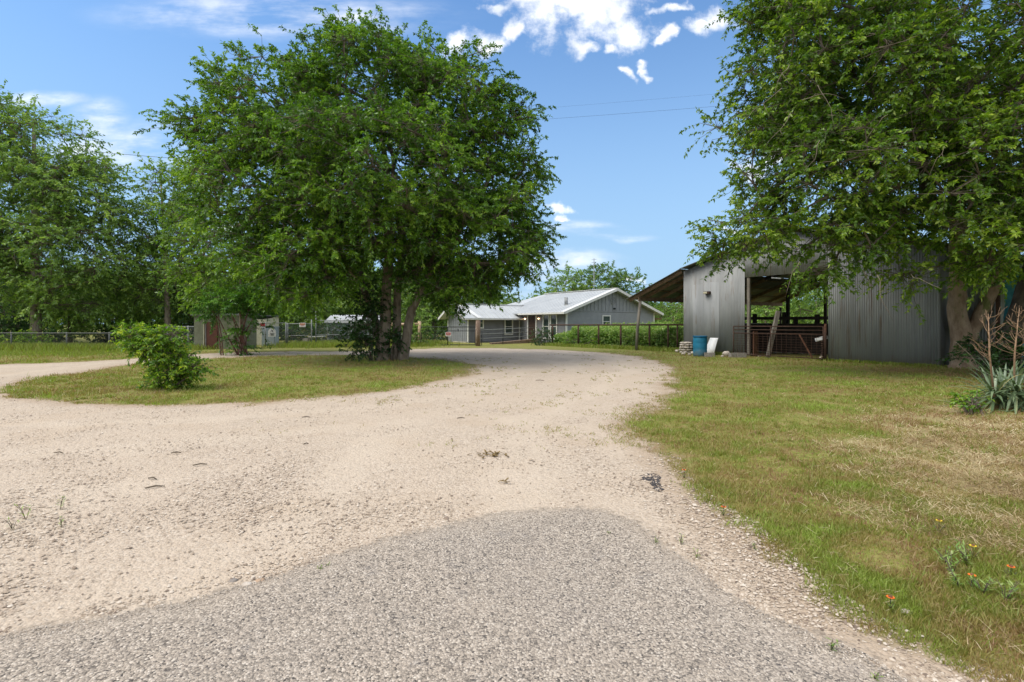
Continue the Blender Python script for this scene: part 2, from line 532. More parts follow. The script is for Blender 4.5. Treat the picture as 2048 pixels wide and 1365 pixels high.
M = dict(
    leaf=leafmat('elm leaves', (0.034, 0.088, 0.008), (0.095, 0.205, 0.015), (0.20, 0.345, 0.028), (0.34, 0.47, 0.065)),
    leaf_y=leafmat('yellow green leaves', (0.06, 0.13, 0.012), (0.15, 0.275, 0.022), (0.27, 0.42, 0.036), (0.42, 0.54, 0.08)),
    leaf_r=leafmat('box elder leaves', (0.042, 0.098, 0.008), (0.110, 0.210, 0.016), (0.225, 0.345, 0.030), (0.42, 0.52, 0.08)),
    leaf_l=leafmat('pecan leaves', (0.085, 0.17, 0.035), (0.18, 0.30, 0.055), (0.28, 0.41, 0.08), (0.38, 0.50, 0.12)),
    leaf_d=leafmat('dark shrub leaves', (0.016, 0.050, 0.010), (0.030, 0.085, 0.016), (0.060, 0.135, 0.025), (0.10, 0.19, 0.04)),
    leaf_b=leafmat('bright bush leaves', (0.05, 0.13, 0.010), (0.12, 0.25, 0.016), (0.25, 0.40, 0.028), (0.48, 0.56, 0.05)),
    leaf_w=leafmat('weed leaves', (0.08, 0.19, 0.035), (0.18, 0.32, 0.06), (0.33, 0.44, 0.12), (0.55, 0.58, 0.28)),
    leaf_s=leafmat('sumac leaves', (0.035, 0.11, 0.016), (0.085, 0.215, 0.03), (0.17, 0.33, 0.045), (0.26, 0.44, 0.07)),
    leaf_f=leafmat('far leaves', (0.06, 0.13, 0.032), (0.105, 0.20, 0.045), (0.17, 0.275, 0.06), (0.24, 0.34, 0.09)),
    yucca=leafmat('yucca blades', (0.07, 0.115, 0.05), (0.12, 0.175, 0.085), (0.20, 0.265, 0.145), (0.45, 0.38, 0.15), 0.12, 0.06),
    bark=pbr('grey elm bark', (0.17, 0.135, 0.10), (0.32, 0.27, 0.21), 7, 0.95, bump=0.035, bscale=26, stretch=(1, 1, 0.35), c3=(0.33, 0.31, 0.26), spot=(0.58, 0.68)),
    bark_d=pbr('dark bark', (0.055, 0.042, 0.03), (0.11, 0.088, 0.065), 7, 0.95, bump=0.03, bscale=22, stretch=(1, 1, 0.35)),
    bark_r=pbr('mossy brown bark', (0.24, 0.165, 0.11), (0.42, 0.31, 0.22), 6, 0.95, bump=0.04, bscale=24, stretch=(1, 1, 0.4), c3=(0.16, 0.17, 0.06), spot=(0.55, 0.66)),
    twig=pbr('twig bark', (0.09, 0.07, 0.05), (0.17, 0.14, 0.11), 12, 0.95),
    redstem=pbr('reddish stem bark', (0.11, 0.05, 0.04), (0.19, 0.10, 0.08), 12, 0.9),
    drystem=pbr('dry flower stalk', (0.20, 0.125, 0.075), (0.34, 0.225, 0.14), 14, 0.9),
    tin=pbr('weathered galvanised sheet', (0.235, 0.246, 0.252), (0.325, 0.337, 0.343), 3.0, 0.6, 0.0, bump=0.0, stretch=(1, 1, 0.16), c3=(0.38, 0.39, 0.385), spot=(0.55, 0.8), streak=(0.17, 0.115, 0.08), foot=(0.30, 0.25, 0.20)),
    tin_d=pbr('stained galvanised sheet', (0.25, 0.26, 0.265), (0.33, 0.34, 0.345), 3.0, 0.6, 0.0, stretch=(1, 1, 0.16), c3=(0.15, 0.10, 0.07), spot=(0.66, 0.8)),
    tinroof=pbr('old tin roof', (0.11, 0.11, 0.108), (0.20, 0.20, 0.195), 1.6, 0.6, 0.2, c3=(0.17, 0.09, 0.05), spot=(0.56, 0.68)),
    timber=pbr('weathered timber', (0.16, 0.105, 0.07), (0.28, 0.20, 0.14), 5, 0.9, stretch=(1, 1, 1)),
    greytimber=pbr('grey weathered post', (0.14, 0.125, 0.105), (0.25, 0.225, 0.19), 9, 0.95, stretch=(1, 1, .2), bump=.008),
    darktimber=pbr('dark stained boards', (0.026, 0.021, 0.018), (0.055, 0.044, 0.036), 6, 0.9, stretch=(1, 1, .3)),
    redtimber=pbr('reddish board', (0.12, 0.055, 0.032), (0.19, 0.09, 0.055), 6, 0.9),
    palewood=pbr('pale peeled log', (0.42, 0.29, 0.18), (0.56, 0.42, 0.29), 7, 0.85, stretch=(.3, 1, 1)),
    rust=pbr('rusty pipe', (0.055, 0.033, 0.025), (0.095, 0.055, 0.040), 9, 0.85, 0.2, c3=(0.13, 0.06, 0.035), spot=(.55, .7)),
    galv=pbr('galvanised pipe', (0.20, 0.215, 0.215), (0.29, 0.30, 0.30), 10, 0.6, 0.1),
    galv_d=pbr('dull fence pipe', (0.09, 0.095, 0.09), (0.15, 0.155, 0.15), 10, 0.7),
    blackpipe=pbr('black painted pipe', (0.014, 0.016, 0.016), (0.03, 0.034, 0.034), 10, 0.5),
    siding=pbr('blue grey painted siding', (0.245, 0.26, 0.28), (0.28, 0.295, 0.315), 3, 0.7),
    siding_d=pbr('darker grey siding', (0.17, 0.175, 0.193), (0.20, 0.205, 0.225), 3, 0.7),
    white=pbr('white painted trim', (0.62, 0.62, 0.60), (0.70, 0.70, 0.68), 3, 0.55),
    roofmetal=pbr('pale grey metal roofing', (0.42, 0.44, 0.455), (0.49, 0.51, 0.52), 1.2, 0.5, 0.0),
    roofcap=pbr('white metal ridge trim', (0.66, 0.66, 0.65), (0.74, 0.74, 0.73), 1.2, 0.5),
    glass=pbr('window glass', (0.03, 0.045, 0.045), (0.07, 0.095, 0.09), 1.5, 0.08, spec=0.6),
    darkin=pbr('dark doorway wood', (0.04, 0.025, 0.02), (0.07, 0.045, 0.035), 4, 0.6),
    lampglow=pbr('lit lamp', (0.9, 0.6, 0.4), emit=((1.0, 0.62, 0.36), 3.0)),
    soffit=pbr('beige soffit', (0.42, 0.36, 0.29), (0.48, 0.42, 0.35), 3, 0.8),
    blue=pbr('blue plastic', (0.012, 0.165, 0.30), (0.02, 0.215, 0.36), 3, 0.5, spec=0.4, c3=(0.09, 0.24, 0.34), spot=(.52, .75), foot=(0.16, 0.17, 0.14)),
    blue_d=pbr('blue lid plastic', (0.008, 0.12, 0.24), (0.01, 0.14, 0.27), 3, 0.5),
    tarp=pbr('faded blue tarp', (0.05, 0.27, 0.40), (0.12, 0.42, 0.55), 4, 0.6, c3=(.3, .5, .6), spot=(.6, .75)),
    plastic=pbr('white plastic sheet', (0.72, 0.73, 0.74), (0.82, 0.83, 0.84), 3, 0.45, c3=(.6, .6, .57), spot=(.58, .75), foot=(0.42, 0.38, 0.30)),
    concrete=pbr('grey concrete', (0.23, 0.20, 0.18), (0.36, 0.33, 0.30), 14, 0.95, bump=0.004, bscale=90),
    limestone=pbr('pale limestone', (0.42, 0.36, 0.30), (0.64, 0.58, 0.51), 9, 0.95, bump=0.01, bscale=40, c3=(.22, .18, .16), spot=(.58, .7)),
    tanstone=pbr('tan stone', (0.36, 0.25, 0.17), (0.47, 0.34, 0.24), 30, 0.9),
    pumpwall=pbr('green grey rendered wall', (0.13, 0.135, 0.09), (0.185, 0.19, 0.13), 4, 0.9, c3=(.13, .14, .09), spot=(.55, .7)),
    rustdoor=pbr('rust brown door', (0.075, 0.026, 0.016), (0.105, 0.038, 0.024), 3, 0.7),
    orange=pbr('faded orange board', (0.42, 0.15, 0.08), (0.52, 0.22, 0.13), 4, 0.8),
    cream=pbr('cream painted panel', (0.45, 0.43, 0.30), (0.55, 0.52, 0.38), 3, 0.8),
    bluegrey=pbr('blue grey metal cabinet', (0.23, 0.28, 0.30), (0.30, 0.35, 0.37), 3, 0.6, 0.1),
    signwhite=pbr('white sign face', (0.74, 0.74, 0.73), (0.80, 0.80, 0.79), 8, 0.5),
    signred=pbr('red sign paint', (0.42, 0.02, 0.035), (0.50, 0.03, 0.045), 8, 0.5),
    signink=pbr('dark sign ink', (0.05, 0.05, 0.06), (0.09, 0.09, 0.10), 8, 0.6),
    tar=pbr('cracked tar', (0.030, 0.028, 0.030), (0.085, 0.075, 0.075), 90, 0.7, bump=0.006, bscale=150),
    straw=pbr('dry grass litter', (0.24, 0.17, 0.08), (0.38, 0.28, 0.14), 30, 0.95),
    deadleaf=pbr('dead leaf', (0.12, 0.08, 0.03), (0.24, 0.17, 0.07), 30, 0.9),
    petal=pbr('orange red petals', (0.75, 0.12, 0.02), (0.85, 0.25, 0.03), 60, 0.6),
    petal_y=pbr('yellow petals', (0.75, 0.52, 0.03), (0.80, 0.60, 0.05), 60, 0.6),
    wire=pbr('black cable', (0.02, 0.02, 0.025), (0.03, 0.03, 0.035), 10, 0.6),
    black=pbr('black plastic', (0.012, 0.012, 0.014), (0.02, 0.02, 0.022), 10, 0.5),
)

# ------------------------------------------------------------------ ground: lawn, drive, road (one continuous sheet, cut at their edges)
drive_outer = [(-60, 21), (-40, 19.5), G(-300, 733), G(0, 729), G(150, 724), G(280, 717), G(390, 708), G(550, 703.5), G(700, 703), G(800, 700), G(900, 696.5),
               G(1000, 697), G(1080, 699), G(1180, 704), G(1250, 710), G(1310, 720), G(1345, 738), G(1352, 760), G(1350, 782), G(1318, 800),
               G(1285, 826), G(1262, 848), G(1268, 872), G(1312, 893), G(1345, 935), G(1390, 985), G(1490, 1062), G(1600, 1150),
               G(1700, 1222), G(1800, 1290), G(1950, 1372), (3.2, 0.6), (6, -6), (9, -30), (-60, -30)]
island = [G(4, 776), G(30, 765), G(100, 752), G(200, 738), G(330, 722), G(430, 716.5), G(540, 712), G(640, 710.8), G(720, 711), G(800, 714),
          G(870, 718), G(925, 724), G(952, 733), G(935, 748), G(870, 766), G(790, 782), G(700, 792), G(600, 799), G(500, 806), G(400, 812), G(300, 814),
          G(180, 810), G(80, 801), G(20, 790)]
road_poly = [(-14, -3.5), (-7, 0.15), G(0, 1276), G(100, 1256), G(200, 1236), G(300, 1214), G(400, 1193), G(500, 1164), G(600, 1128), G(700, 1096), G(800, 1068),
             G(900, 1044), G(1000, 1026), G(1080, 1018), G(1160, 1014), G(1220, 1024), G(1270, 1046), G(1330, 1090), G(1430, 1166), G(1520, 1214),
             G(1640, 1272), G(1740, 1318), G(1830, 1368), (2.6, 1.0), (5, -3), (9, -16), (-14, -16)]


def sd_gravel(x, y):
    wob = (fbm(x * 1.1, y * 1.1, 5) - .5) * 0.9 + (fbm(x * 4, y * 4, 9, 3) - .5) * 0.30
    k = np.clip(np.hypot(x, y) / 14, 0.25, 1.2)
    return np.minimum(sdf(x, y, drive_outer), -sdf(x, y, island)) + wob * k


def sd_road(x, y):
    return sdf(x, y, road_poly) + (fbm(x * 3, y * 3, 21, 4) - .5) * 0.12 + (fbm(x * 14, y * 14, 23, 2) - .5) * .05


def ground_z(x, y):
    return (fbm(x * .5, y * .5, 33, 3) - .5) * 0.03


def dryness(x, y):
    # straw-coloured cut grass lies across the right-hand lawn
    c = sdf(x, y, [G(1690, 890), G(1760, 835), G(1880, 815), G(2100, 835), (13, 7), (12, 2.2), (4.9, 2.2), G(2120, 1110), G(1930, 1030), G(1800, 960)])
    return np.clip(0.5 + c * 0.55 + (fbm(x * 1.5, y * 1.5, 77) - .5) * 1.6, 0, 1)


def axis(lo, hi, s, far_lo, far_hi):
    a = list(np.arange(lo, hi + 1e-6, s))
    st, x = s, hi
    while x < far_hi:
        st *= 1.22
        x += st
        a.append(x)
    st, x = s, lo
    pre = []
    while x > far_lo:
        st *= 1.22
        x -= st
        pre.append(x)
    return np.array(pre[::-1] + a)


def build_ground():
    xs = axis(-20, 16, 0.12, -500, 500)
    ys = axis(1.0, 36, 0.12, -60, 900)
    X, Y = np.meshgrid(xs, ys)
    sg, sr = sd_gravel(X, Y), sd_road(X, Y)
    dr = dryness(X, Y)
    Z = ground_z(X, Y) * np.clip(-sr * 2, 0, 1)
    Z = np.where(sr > 0, np.clip(sr * .12, 0, .012), Z)
    V = np.stack([X, Y, Z], -1).reshape(-1, 3)
    nx, ny = len(xs), len(ys)
    i = np.arange(nx - 1)[None, :] + np.arange(ny - 1)[:, None] * nx
    Fa = np.stack([i, i + 1, i + nx + 1, i + nx], -1).reshape(-1, 4)
    cg = sg.reshape(-1)[Fa].mean(1)
    cr = sr.reshape(-1)[Fa].mean(1)

    m, g, out = mat_new('ground')
    geo = g.n('ShaderNodeNewGeometry')
    pos = geo.outputs['Position']
    n_big = g.noise(pos, 0.55, 5, 0.6)
    n_mid = g.noise(pos, 2.6, 6, 0.65)
    n_fine = g.noise(pos, 14, 6, 0.7)
    n_tiny = g.noise(pos, 60, 4, 0.7)
    # gravel
    peb = g.vor(pos, 34)
    peb2 = g.vor(pos, 75)
    hue = g.n('ShaderNodeSeparateColor')
    g.put(hue.inputs[0], peb.outputs['Color'])
    hue2 = g.n('ShaderNodeSeparateColor')
    g.put(hue2.inputs[0], peb2.outputs['Color'])
    stone = g.ramp(hue2.outputs[0], [(0.0, (0.22, 0.165, 0.122)), (0.3, (0.43, 0.345, 0.265)), (0.65, (0.55, 0.46, 0.37)), (1.0, (0.68, 0.60, 0.51))])
    stone2 = g.ramp(hue.outputs[0], [(0.0, (0.28, 0.215, 0.165)), (0.5, (0.46, 0.38, 0.30)), (1.0, (0.59, 0.51, 0.42))])
    stone = g.mix(0.45, stone, stone2)
    fines = g.mix(n_fine, (0.55, 0.445, 0.345), (0.50, 0.415, 0.325))
    gmix = g.step(g.m('ADD', g.m('MULTIPLY', n_big, 0.6), g.m('MULTIPLY', n_mid, 0.4)), 0.42, 0.60)
    grav = g.mix(g.m('MULTIPLY_ADD', gmix, 0.45, 0.40), fines, stone)
    trk = g.m('SINE', g.m('MULTIPLY_ADD', g.attr('sdg'), 3.6, g.m('MULTIPLY', n_big, 5.0)))
    grav = g.mix(g.m('MULTIPLY', g.step(trk, 0.1, 0.95), 0.42), grav, g.mix(n_fine, (0.60, 0.51, 0.41), (0.545, 0.455, 0.36)))
    grav = g.mix(g.m('MULTIPLY', g.step(n_mid, 0.56, 0.75), 0.25), grav, (0.37, 0.28, 0.20))
    grav = g.mix(g.m('MULTIPLY', g.step(g.noise(pos, 7, 7, 0.75), 0.60, 0.70), 0.55), grav, (0.25, 0.19, 0.12))
    grav = g.mix(g.m('MULTIPLY', g.step(g.noise(pos, 38, 5, 0.8), 0.58, 0.68), g.m('MULTIPLY_ADD', gmix, 0.5, 0.2)), grav, (0.22, 0.165, 0.12))
    grav = g.mix(g.m('MULTIPLY', g.step(g.noise(pos, 0.9, 3, 0.5), 0.5, 0.7), 0.35), grav, (0.47, 0.365, 0.265))
    # road: chip seal
    chip = g.vor(pos, 96)
    hc = g.n('ShaderNodeSeparateColor')
    g.put(hc.inputs[0], chip.outputs['Color'])
    chipc = g.ramp(hc.outputs[1], [(0.0, (0.06, 0.055, 0.052)), (0.08, (0.21, 0.180, 0.150)), (0.4, (0.345, 0.295, 0.245)), (0.8, (0.46, 0.39, 0.32)), (1.0, (0.62, 0.55, 0.47))])
    chipc = g.mix(g.step(chip.outputs['Distance'], 0.55, 0.95), chipc, (0.11, 0.095, 0.08))
    chipc = g.mix(g.m('MULTIPLY', g.step(n_big, 0.4, 0.65), 0.20), chipc, (0.235, 0.215, 0.20))
    chipc = g.mix(g.m('MULTIPLY', g.step(g.noise(pos, 4.5, 6, 0.75), 0.56, 0.68), 0.32), chipc, (0.16, 0.15, 0.15))
    chipc = g.mix(g.m('MULTIPLY', g.step(n_mid, 0.5, 0.7), 0.25), chipc, (0.42, 0.355, 0.29))
    # lawn floor
    soil = g.mix(n_tiny, (0.19, 0.125, 0.075), (0.32, 0.22, 0.135))
    sod = g.mix(g.step(n_fine, .3, .7), (0.10, 0.12, 0.022), (0.30, 0.31, 0.06))
    sod = g.mix(g.m('MULTIPLY', g.step(n_mid, 0.45, 0.62), .7), sod, (0.26, 0.235, 0.07))
    sod = g.mix(g.m('MULTIPLY', g.step(g.noise(pos, 5.5, 6, 0.7), 0.52, 0.64), .7), sod, (0.15, 0.20, 0.03))
    sod = g.mix(g.m('MULTIPLY', g.step(n_fine, 0.5, 0.62), 0.55), sod, soil)
    sod = g.mix(g.m('MULTIPLY', g.step(g.noise(pos, 1.3, 8, 0.75), 0.53, 0.64), 0.5), sod, (0.31, 0.21, 0.11))
    strawc = g.mix(n_tiny, (0.30, 0.22, 0.12), (0.48, 0.38, 0.22))
    sod = g.mix(g.m('MULTIPLY', g.step(g.attr('dry'), 0.4, 0.95), 0.62), sod, strawc)
    # joins
    sgn = g.m('ADD', g.attr('sdg'), g.m('ADD', g.m('MULTIPLY', g.m('SUBTRACT', n_fine, 0.5), 0.55), g.m('MULTIPLY', g.m('SUBTRACT', n_mid, 0.5), 0.55)))
    gf = g.step(sgn, -0.12, 0.10)
    edge = g.m('MULTIPLY', g.m('SUBTRACT', 1.0, g.step(sgn, 0.05, 0.45)), 0.5)
    grav2 = g.mix(edge, grav, (0.33, 0.235, 0.155))
    earthy = g.m('MULTIPLY', g.m('SUBTRACT', 1.0, g.step(g.m('MULTIPLY', sgn, -1.0), 0.0, 0.4)), 0.6)
    sod2 = g.mix(earthy, sod, soil)
    col = g.mix(gf, sod2, grav2)
    srn = g.m('ADD', g.attr('sdr'), g.m('MULTIPLY', g.m('SUBTRACT', n_tiny, 0.5), 0.14))
    rf = g.m('MULTIPLY', g.step(g.m('ADD', srn, g.m('MULTIPLY', g.m('SUBTRACT', n_fine, 0.5), 0.30)), -0.05, 0.09), g.m('MULTIPLY_ADD', g.step(srn, -0.05, 0.30), 0.35, 0.65))
    rim = g.m('MULTIPLY', g.m('MULTIPLY', g.step(srn, -0.07, -0.01), g.m('SUBTRACT', 1.0, rf)), g.m('MULTIPLY', g.step(n_fine, 0.45, 0.6), 0.55))
    col = g.mix(rim, col, (0.09, 0.07, 0.05))
    col = g.mix(rf, col, chipc)
    b = g.n('ShaderNodeBsdfPrincipled')
    g.put(b.inputs['Base Color'], col)
    b.inputs['Roughness'].default_value = 0.92
    b.inputs['Specular IOR Level'].default_value = 0.25
    hgt = g.m('MULTIPLY', g.m('SUBTRACT', 1.0, peb.outputs['Distance']), 0.010)
    hgt = g.m('ADD', hgt, g.m('MULTIPLY', g.m('SUBTRACT', 1.0, peb2.outputs['Distance']), 0.007))
    hgt = g.m('ADD', hgt, g.m('MULTIPLY', n_fine, 0.02))
    hc2 = g.m('MULTIPLY', g.m('SUBTRACT', 1.0, chip.outputs['Distance']), 0.008)
    hh = g.n('ShaderNodeMix', data_type='FLOAT')
    g.put(hh.inputs[0], rf)
    g.put(hh.inputs[2], hgt)
    g.put(hh.inputs[3], hc2)
    bp = g.n('ShaderNodeBump')
    bp.inputs['Strength'].default_value = 0.8
    bp.inputs['Distance'].default_value = 1.0
    g.put(bp.inputs['Height'], hh.outputs[0])
    g.put(b.inputs['Normal'], bp.outputs[0])
    g.t.links.new(b.outputs[0], out.inputs[0])

    for name, mask in (('road', cr > 0), ('gravel_drive', (cg > 0) & (cr <= 0)), ('ground', (cg <= 0) & (cr <= 0))):
        f = Fa[mask]
        used, inv = np.unique(f, return_inverse=True)
        o = npobj(name, V[used], inv.reshape(f.shape), m, smooth=True,
                  vattr=dict(sdg=np.clip(sg.reshape(-1)[used], -3, 6), sdr=np.clip(sr.reshape(-1)[used], -3, 3), dry=dr.reshape(-1)[used]))
        tag(o, kind='structure')


build_ground()
rg = np.random.default_rng(11)


def fan_points(n, ymin, ymax, slope, power):
    """random places on the ground in front of the camera, denser near it"""
    u = rg.random(n)
    Y = (ymin ** (1 - power) + u * (ymax ** (1 - power) - ymin ** (1 - power))) ** (1 / (1 - power))
    X = (rg.random(n) * 2 - 1) * (slope * Y + .3)
    return X, Y


def blades(name, X, Y, h, w, lean, var, mat, z0=None, segs=1):
    n = len(X)
    th = rg.random(n) * 2 * np.pi
    ph = rg.random(n) * 2 * np.pi
    z = ground_z(X, Y) if z0 is None else z0
    B = np.stack([X, Y, z - 0.004], -1)
    S = np.stack([np.cos(th), np.sin(th), np.zeros(n)], -1) * (w[:, None] / 2)
    L = np.stack([np.cos(ph) * lean, np.sin(ph) * lean, np.ones(n)], -1)
    L /= np.linalg.norm(L, axis=1)[:, None]
    T = B + L * h[:, None]
    Md = B + L * h[:, None] * .55 + np.array([0, 0, 1]) * (h * .10)[:, None]
    V = np.stack([B - S, B + S, Md + S * .8, T, Md - S * .8], 1).reshape(-1, 3)
    i = np.arange(n)[:, None] * 5
    Fa = np.concatenate([i + np.array([[0, 1, 2, 4]])], 0)
    Ft = i + np.array([[4, 2, 3, 3]])
    # tip triangle written as its own quad-free set: use degenerate-safe triangles
    tri = np.concatenate([Fa[:, [0, 1, 2]], Fa[:, [0, 2, 3]], Ft[:, [0, 1, 2]]], 0)
    return npobj(name, V, tri, mat, fattr=dict(var=np.concatenate([var] * 3)))


grassmat = leafmat('grass blades', (0.30, 0.18, 0.10), (0.32, 0.265, 0.09), (0.19, 0.235, 0.04), (0.28, 0.36, 0.065), 0.3, 0.02)
strawmat = leafmat('straw', (0.17, 0.11, 0.06), (0.40, 0.30, 0.16), (0.52, 0.41, 0.25), (0.64, 0.54, 0.37), 0.2, 0.03)


def grass():
    X, Y = fan_points(850000, 2.0, 27, 1.05, 1.55)
    keep = X > -22
    sg = sd_gravel(X, Y)
    edge = (fbm(X * 9, Y * 9, 3, 2) - .5) * .35
    d = -sg + edge
    keep &= d > -0.02
    patch = fbm(X * 2.2, Y * 2.2, 41, 4)
    keep &= rg.random(len(X)) < np.clip(0.46 + (patch - .40) * 3.2, .22, 1) * np.clip(0.35 + d * 1.5, 0.25, 1)
    dry = dryness(X, Y)
    keep &= rg.random(len(X)) > dry * .6
    keep &= ~((sdf(X, Y, [(8.6, 25.7), (14.3, 17.1), (30, 27), (20, 36)]) > 0))
    X, Y, patch, dry, d = X[keep], Y[keep], patch[keep], dry[keep], d[keep]
    n = len(X)
    dist = np.hypot(X, Y)
    h = (0.014 + 0.034 * rg.random(n) ** 1.6) * (0.35 + 1.5 * patch) * np.clip(.75 + dist / 16, .8, 2)
    tall = (rg.random(n) < .02)
    h = np.where(tall, h * 2.2, h)
    w = np.clip(0.0012 + 0.00075 * dist, .0025, .02)
    warm = fbm(X * .9, Y * .9, 91, 4)
    var = np.clip(0.58 + (patch - .5) * 1.7 + (fbm(X * 7, Y * 7, 19, 2) - .5) * .8 - (warm - .42) * 1.7 + rg.normal(0, .16, n) - dry * .3, 0, 1)
    o = blades('grass', X, Y, h, w, 0.25 + rg.random(n) * 1.0, var, grassmat)
    tag(o, 'short mown grass over the lawn and the island inside the drive', 'grass', kind='stuff')
    # coarser tufts standing out of the mown grass, with bare litter between them
    X, Y = fan_points(9000, 2.1, 15, 1.05, 1.4)
    cl = fbm(X * 1.4, Y * 1.4, 123, 3)
    keep = (sd_gravel(X, Y) < -.03) & (rg.random(len(X)) < np.clip((cl - .42) * 5, .06, 1) * (1 - .6 * dryness(X, Y)))
    X, Y = X[keep], Y[keep]
    k = 26
    ci = np.repeat(np.arange(len(X)), k)
    R_ = (.02 + .05 * rg.random(len(X)))[ci]
    x, y = X[ci] + rg.normal(0, 1, len(ci)) * R_, Y[ci] + rg.normal(0, 1, len(ci)) * R_
    dist = np.hypot(x, y)
    hh = (.035 + .05 * rg.random(len(X)))[ci] * (.5 + .7 * rg.random(len(ci)))
    vv = (.42 + .5 * rg.random(len(X)))[ci] + rg.normal(0, .1, len(ci))
    o = blades('grass_tufts', x, y, hh, np.clip(.002 + .0007 * dist, .003, .014), .3 + rg.random(len(ci)) * 1.1, np.clip(vv, 0, 1), grassmat)
    tag(o, 'coarser grass tufts standing out of the mown lawn', 'grass', kind='stuff')
    # cut straw lying on the right-hand lawn
    X, Y = fan_points(330000, 2.0, 16, 1.05, 1.5)
    keep = (X > 1.0) & (sd_gravel(X, Y) < -.15)
    dry = dryness(X, Y)
    clump = fbm(X * 3.2, Y * 3.2, 61, 3)
    keep &= rg.random(len(X)) < np.clip(dry * 1.0 - .12, 0.03, 1) * np.clip(.4 + (clump - .38) * 3, .08, 1)
    X, Y = X[keep], Y[keep]
    n = len(X)
    dist = np.hypot(X, Y)
    o = blades('cut_straw', X, Y, 0.04 + .09 * rg.random(n), np.clip(.0014 + .0006 * dist, .002, .01), 2.0 + rg.random(n) * 8,
               np.clip(.55 + (fbm(X * 2, Y * 2, 8) - .5) * 1.2 + rg.normal(0, .25, n), 0, 1), strawmat, z0=ground_z(X, Y) + .012 + .02 * rg.random(n))
    tag(o, 'dry cut straw lying over the right hand lawn', 'straw', kind='stuff')
    # taller growth along fences and at the barn foot
    segs = [((-30, 28.3), (-19.5, 27.6), .45, 9000, 1.0), ((-19.5, 27.6), (-17, 30.2), .35, 2500, .8), ((-13.6, 32.5), (-6.2, 33.8), .35, 9000, 2.2),
            ((-13, 34), (-6.4, 35), .4, 9000, 2.5), ((8.7, 25.3), (10.3, 22.9), .16, 900, .25), ((12.2, 20.2), (14.2, 17.0), .14, 1600, .25),
            ((-30, 24.5), (-19, 25.5), .12, 9000, 3.5), ((2.5, 34.3), (9, 26.2), .25, 4500, .7), ((-24, 29.5), (-19, 30), .3, 7000, 3)]
    XX, YY, HH = [], [], []
    for (a, b, hh, n, wd) in segs:
        t = rg.random(n)
        XX.append(a[0] + (b[0] - a[0]) * t + rg.normal(0, wd * .5, n))
        YY.append(a[1] + (b[1] - a[1]) * t + rg.normal(0, wd * .5, n))
        HH.append(hh * (0.35 + .8 * rg.random(n)))
    X, Y, H = map(np.concatenate, (XX, YY, HH))
    keep = sd_gravel(X, Y) < -.1
    X, Y, H = X[keep], Y[keep], H[keep]
    n = len(X)
    o = blades('tall_grass', X, Y, H, np.full(n, .03), .15 + rg.random(n) * .5, np.clip(.85 + rg.normal(0, .14, n), 0, 1), grassmat)
    tag(o, 'longer bright green grass along the fences and the barn foot', 'grass', kind='stuff')


grass()


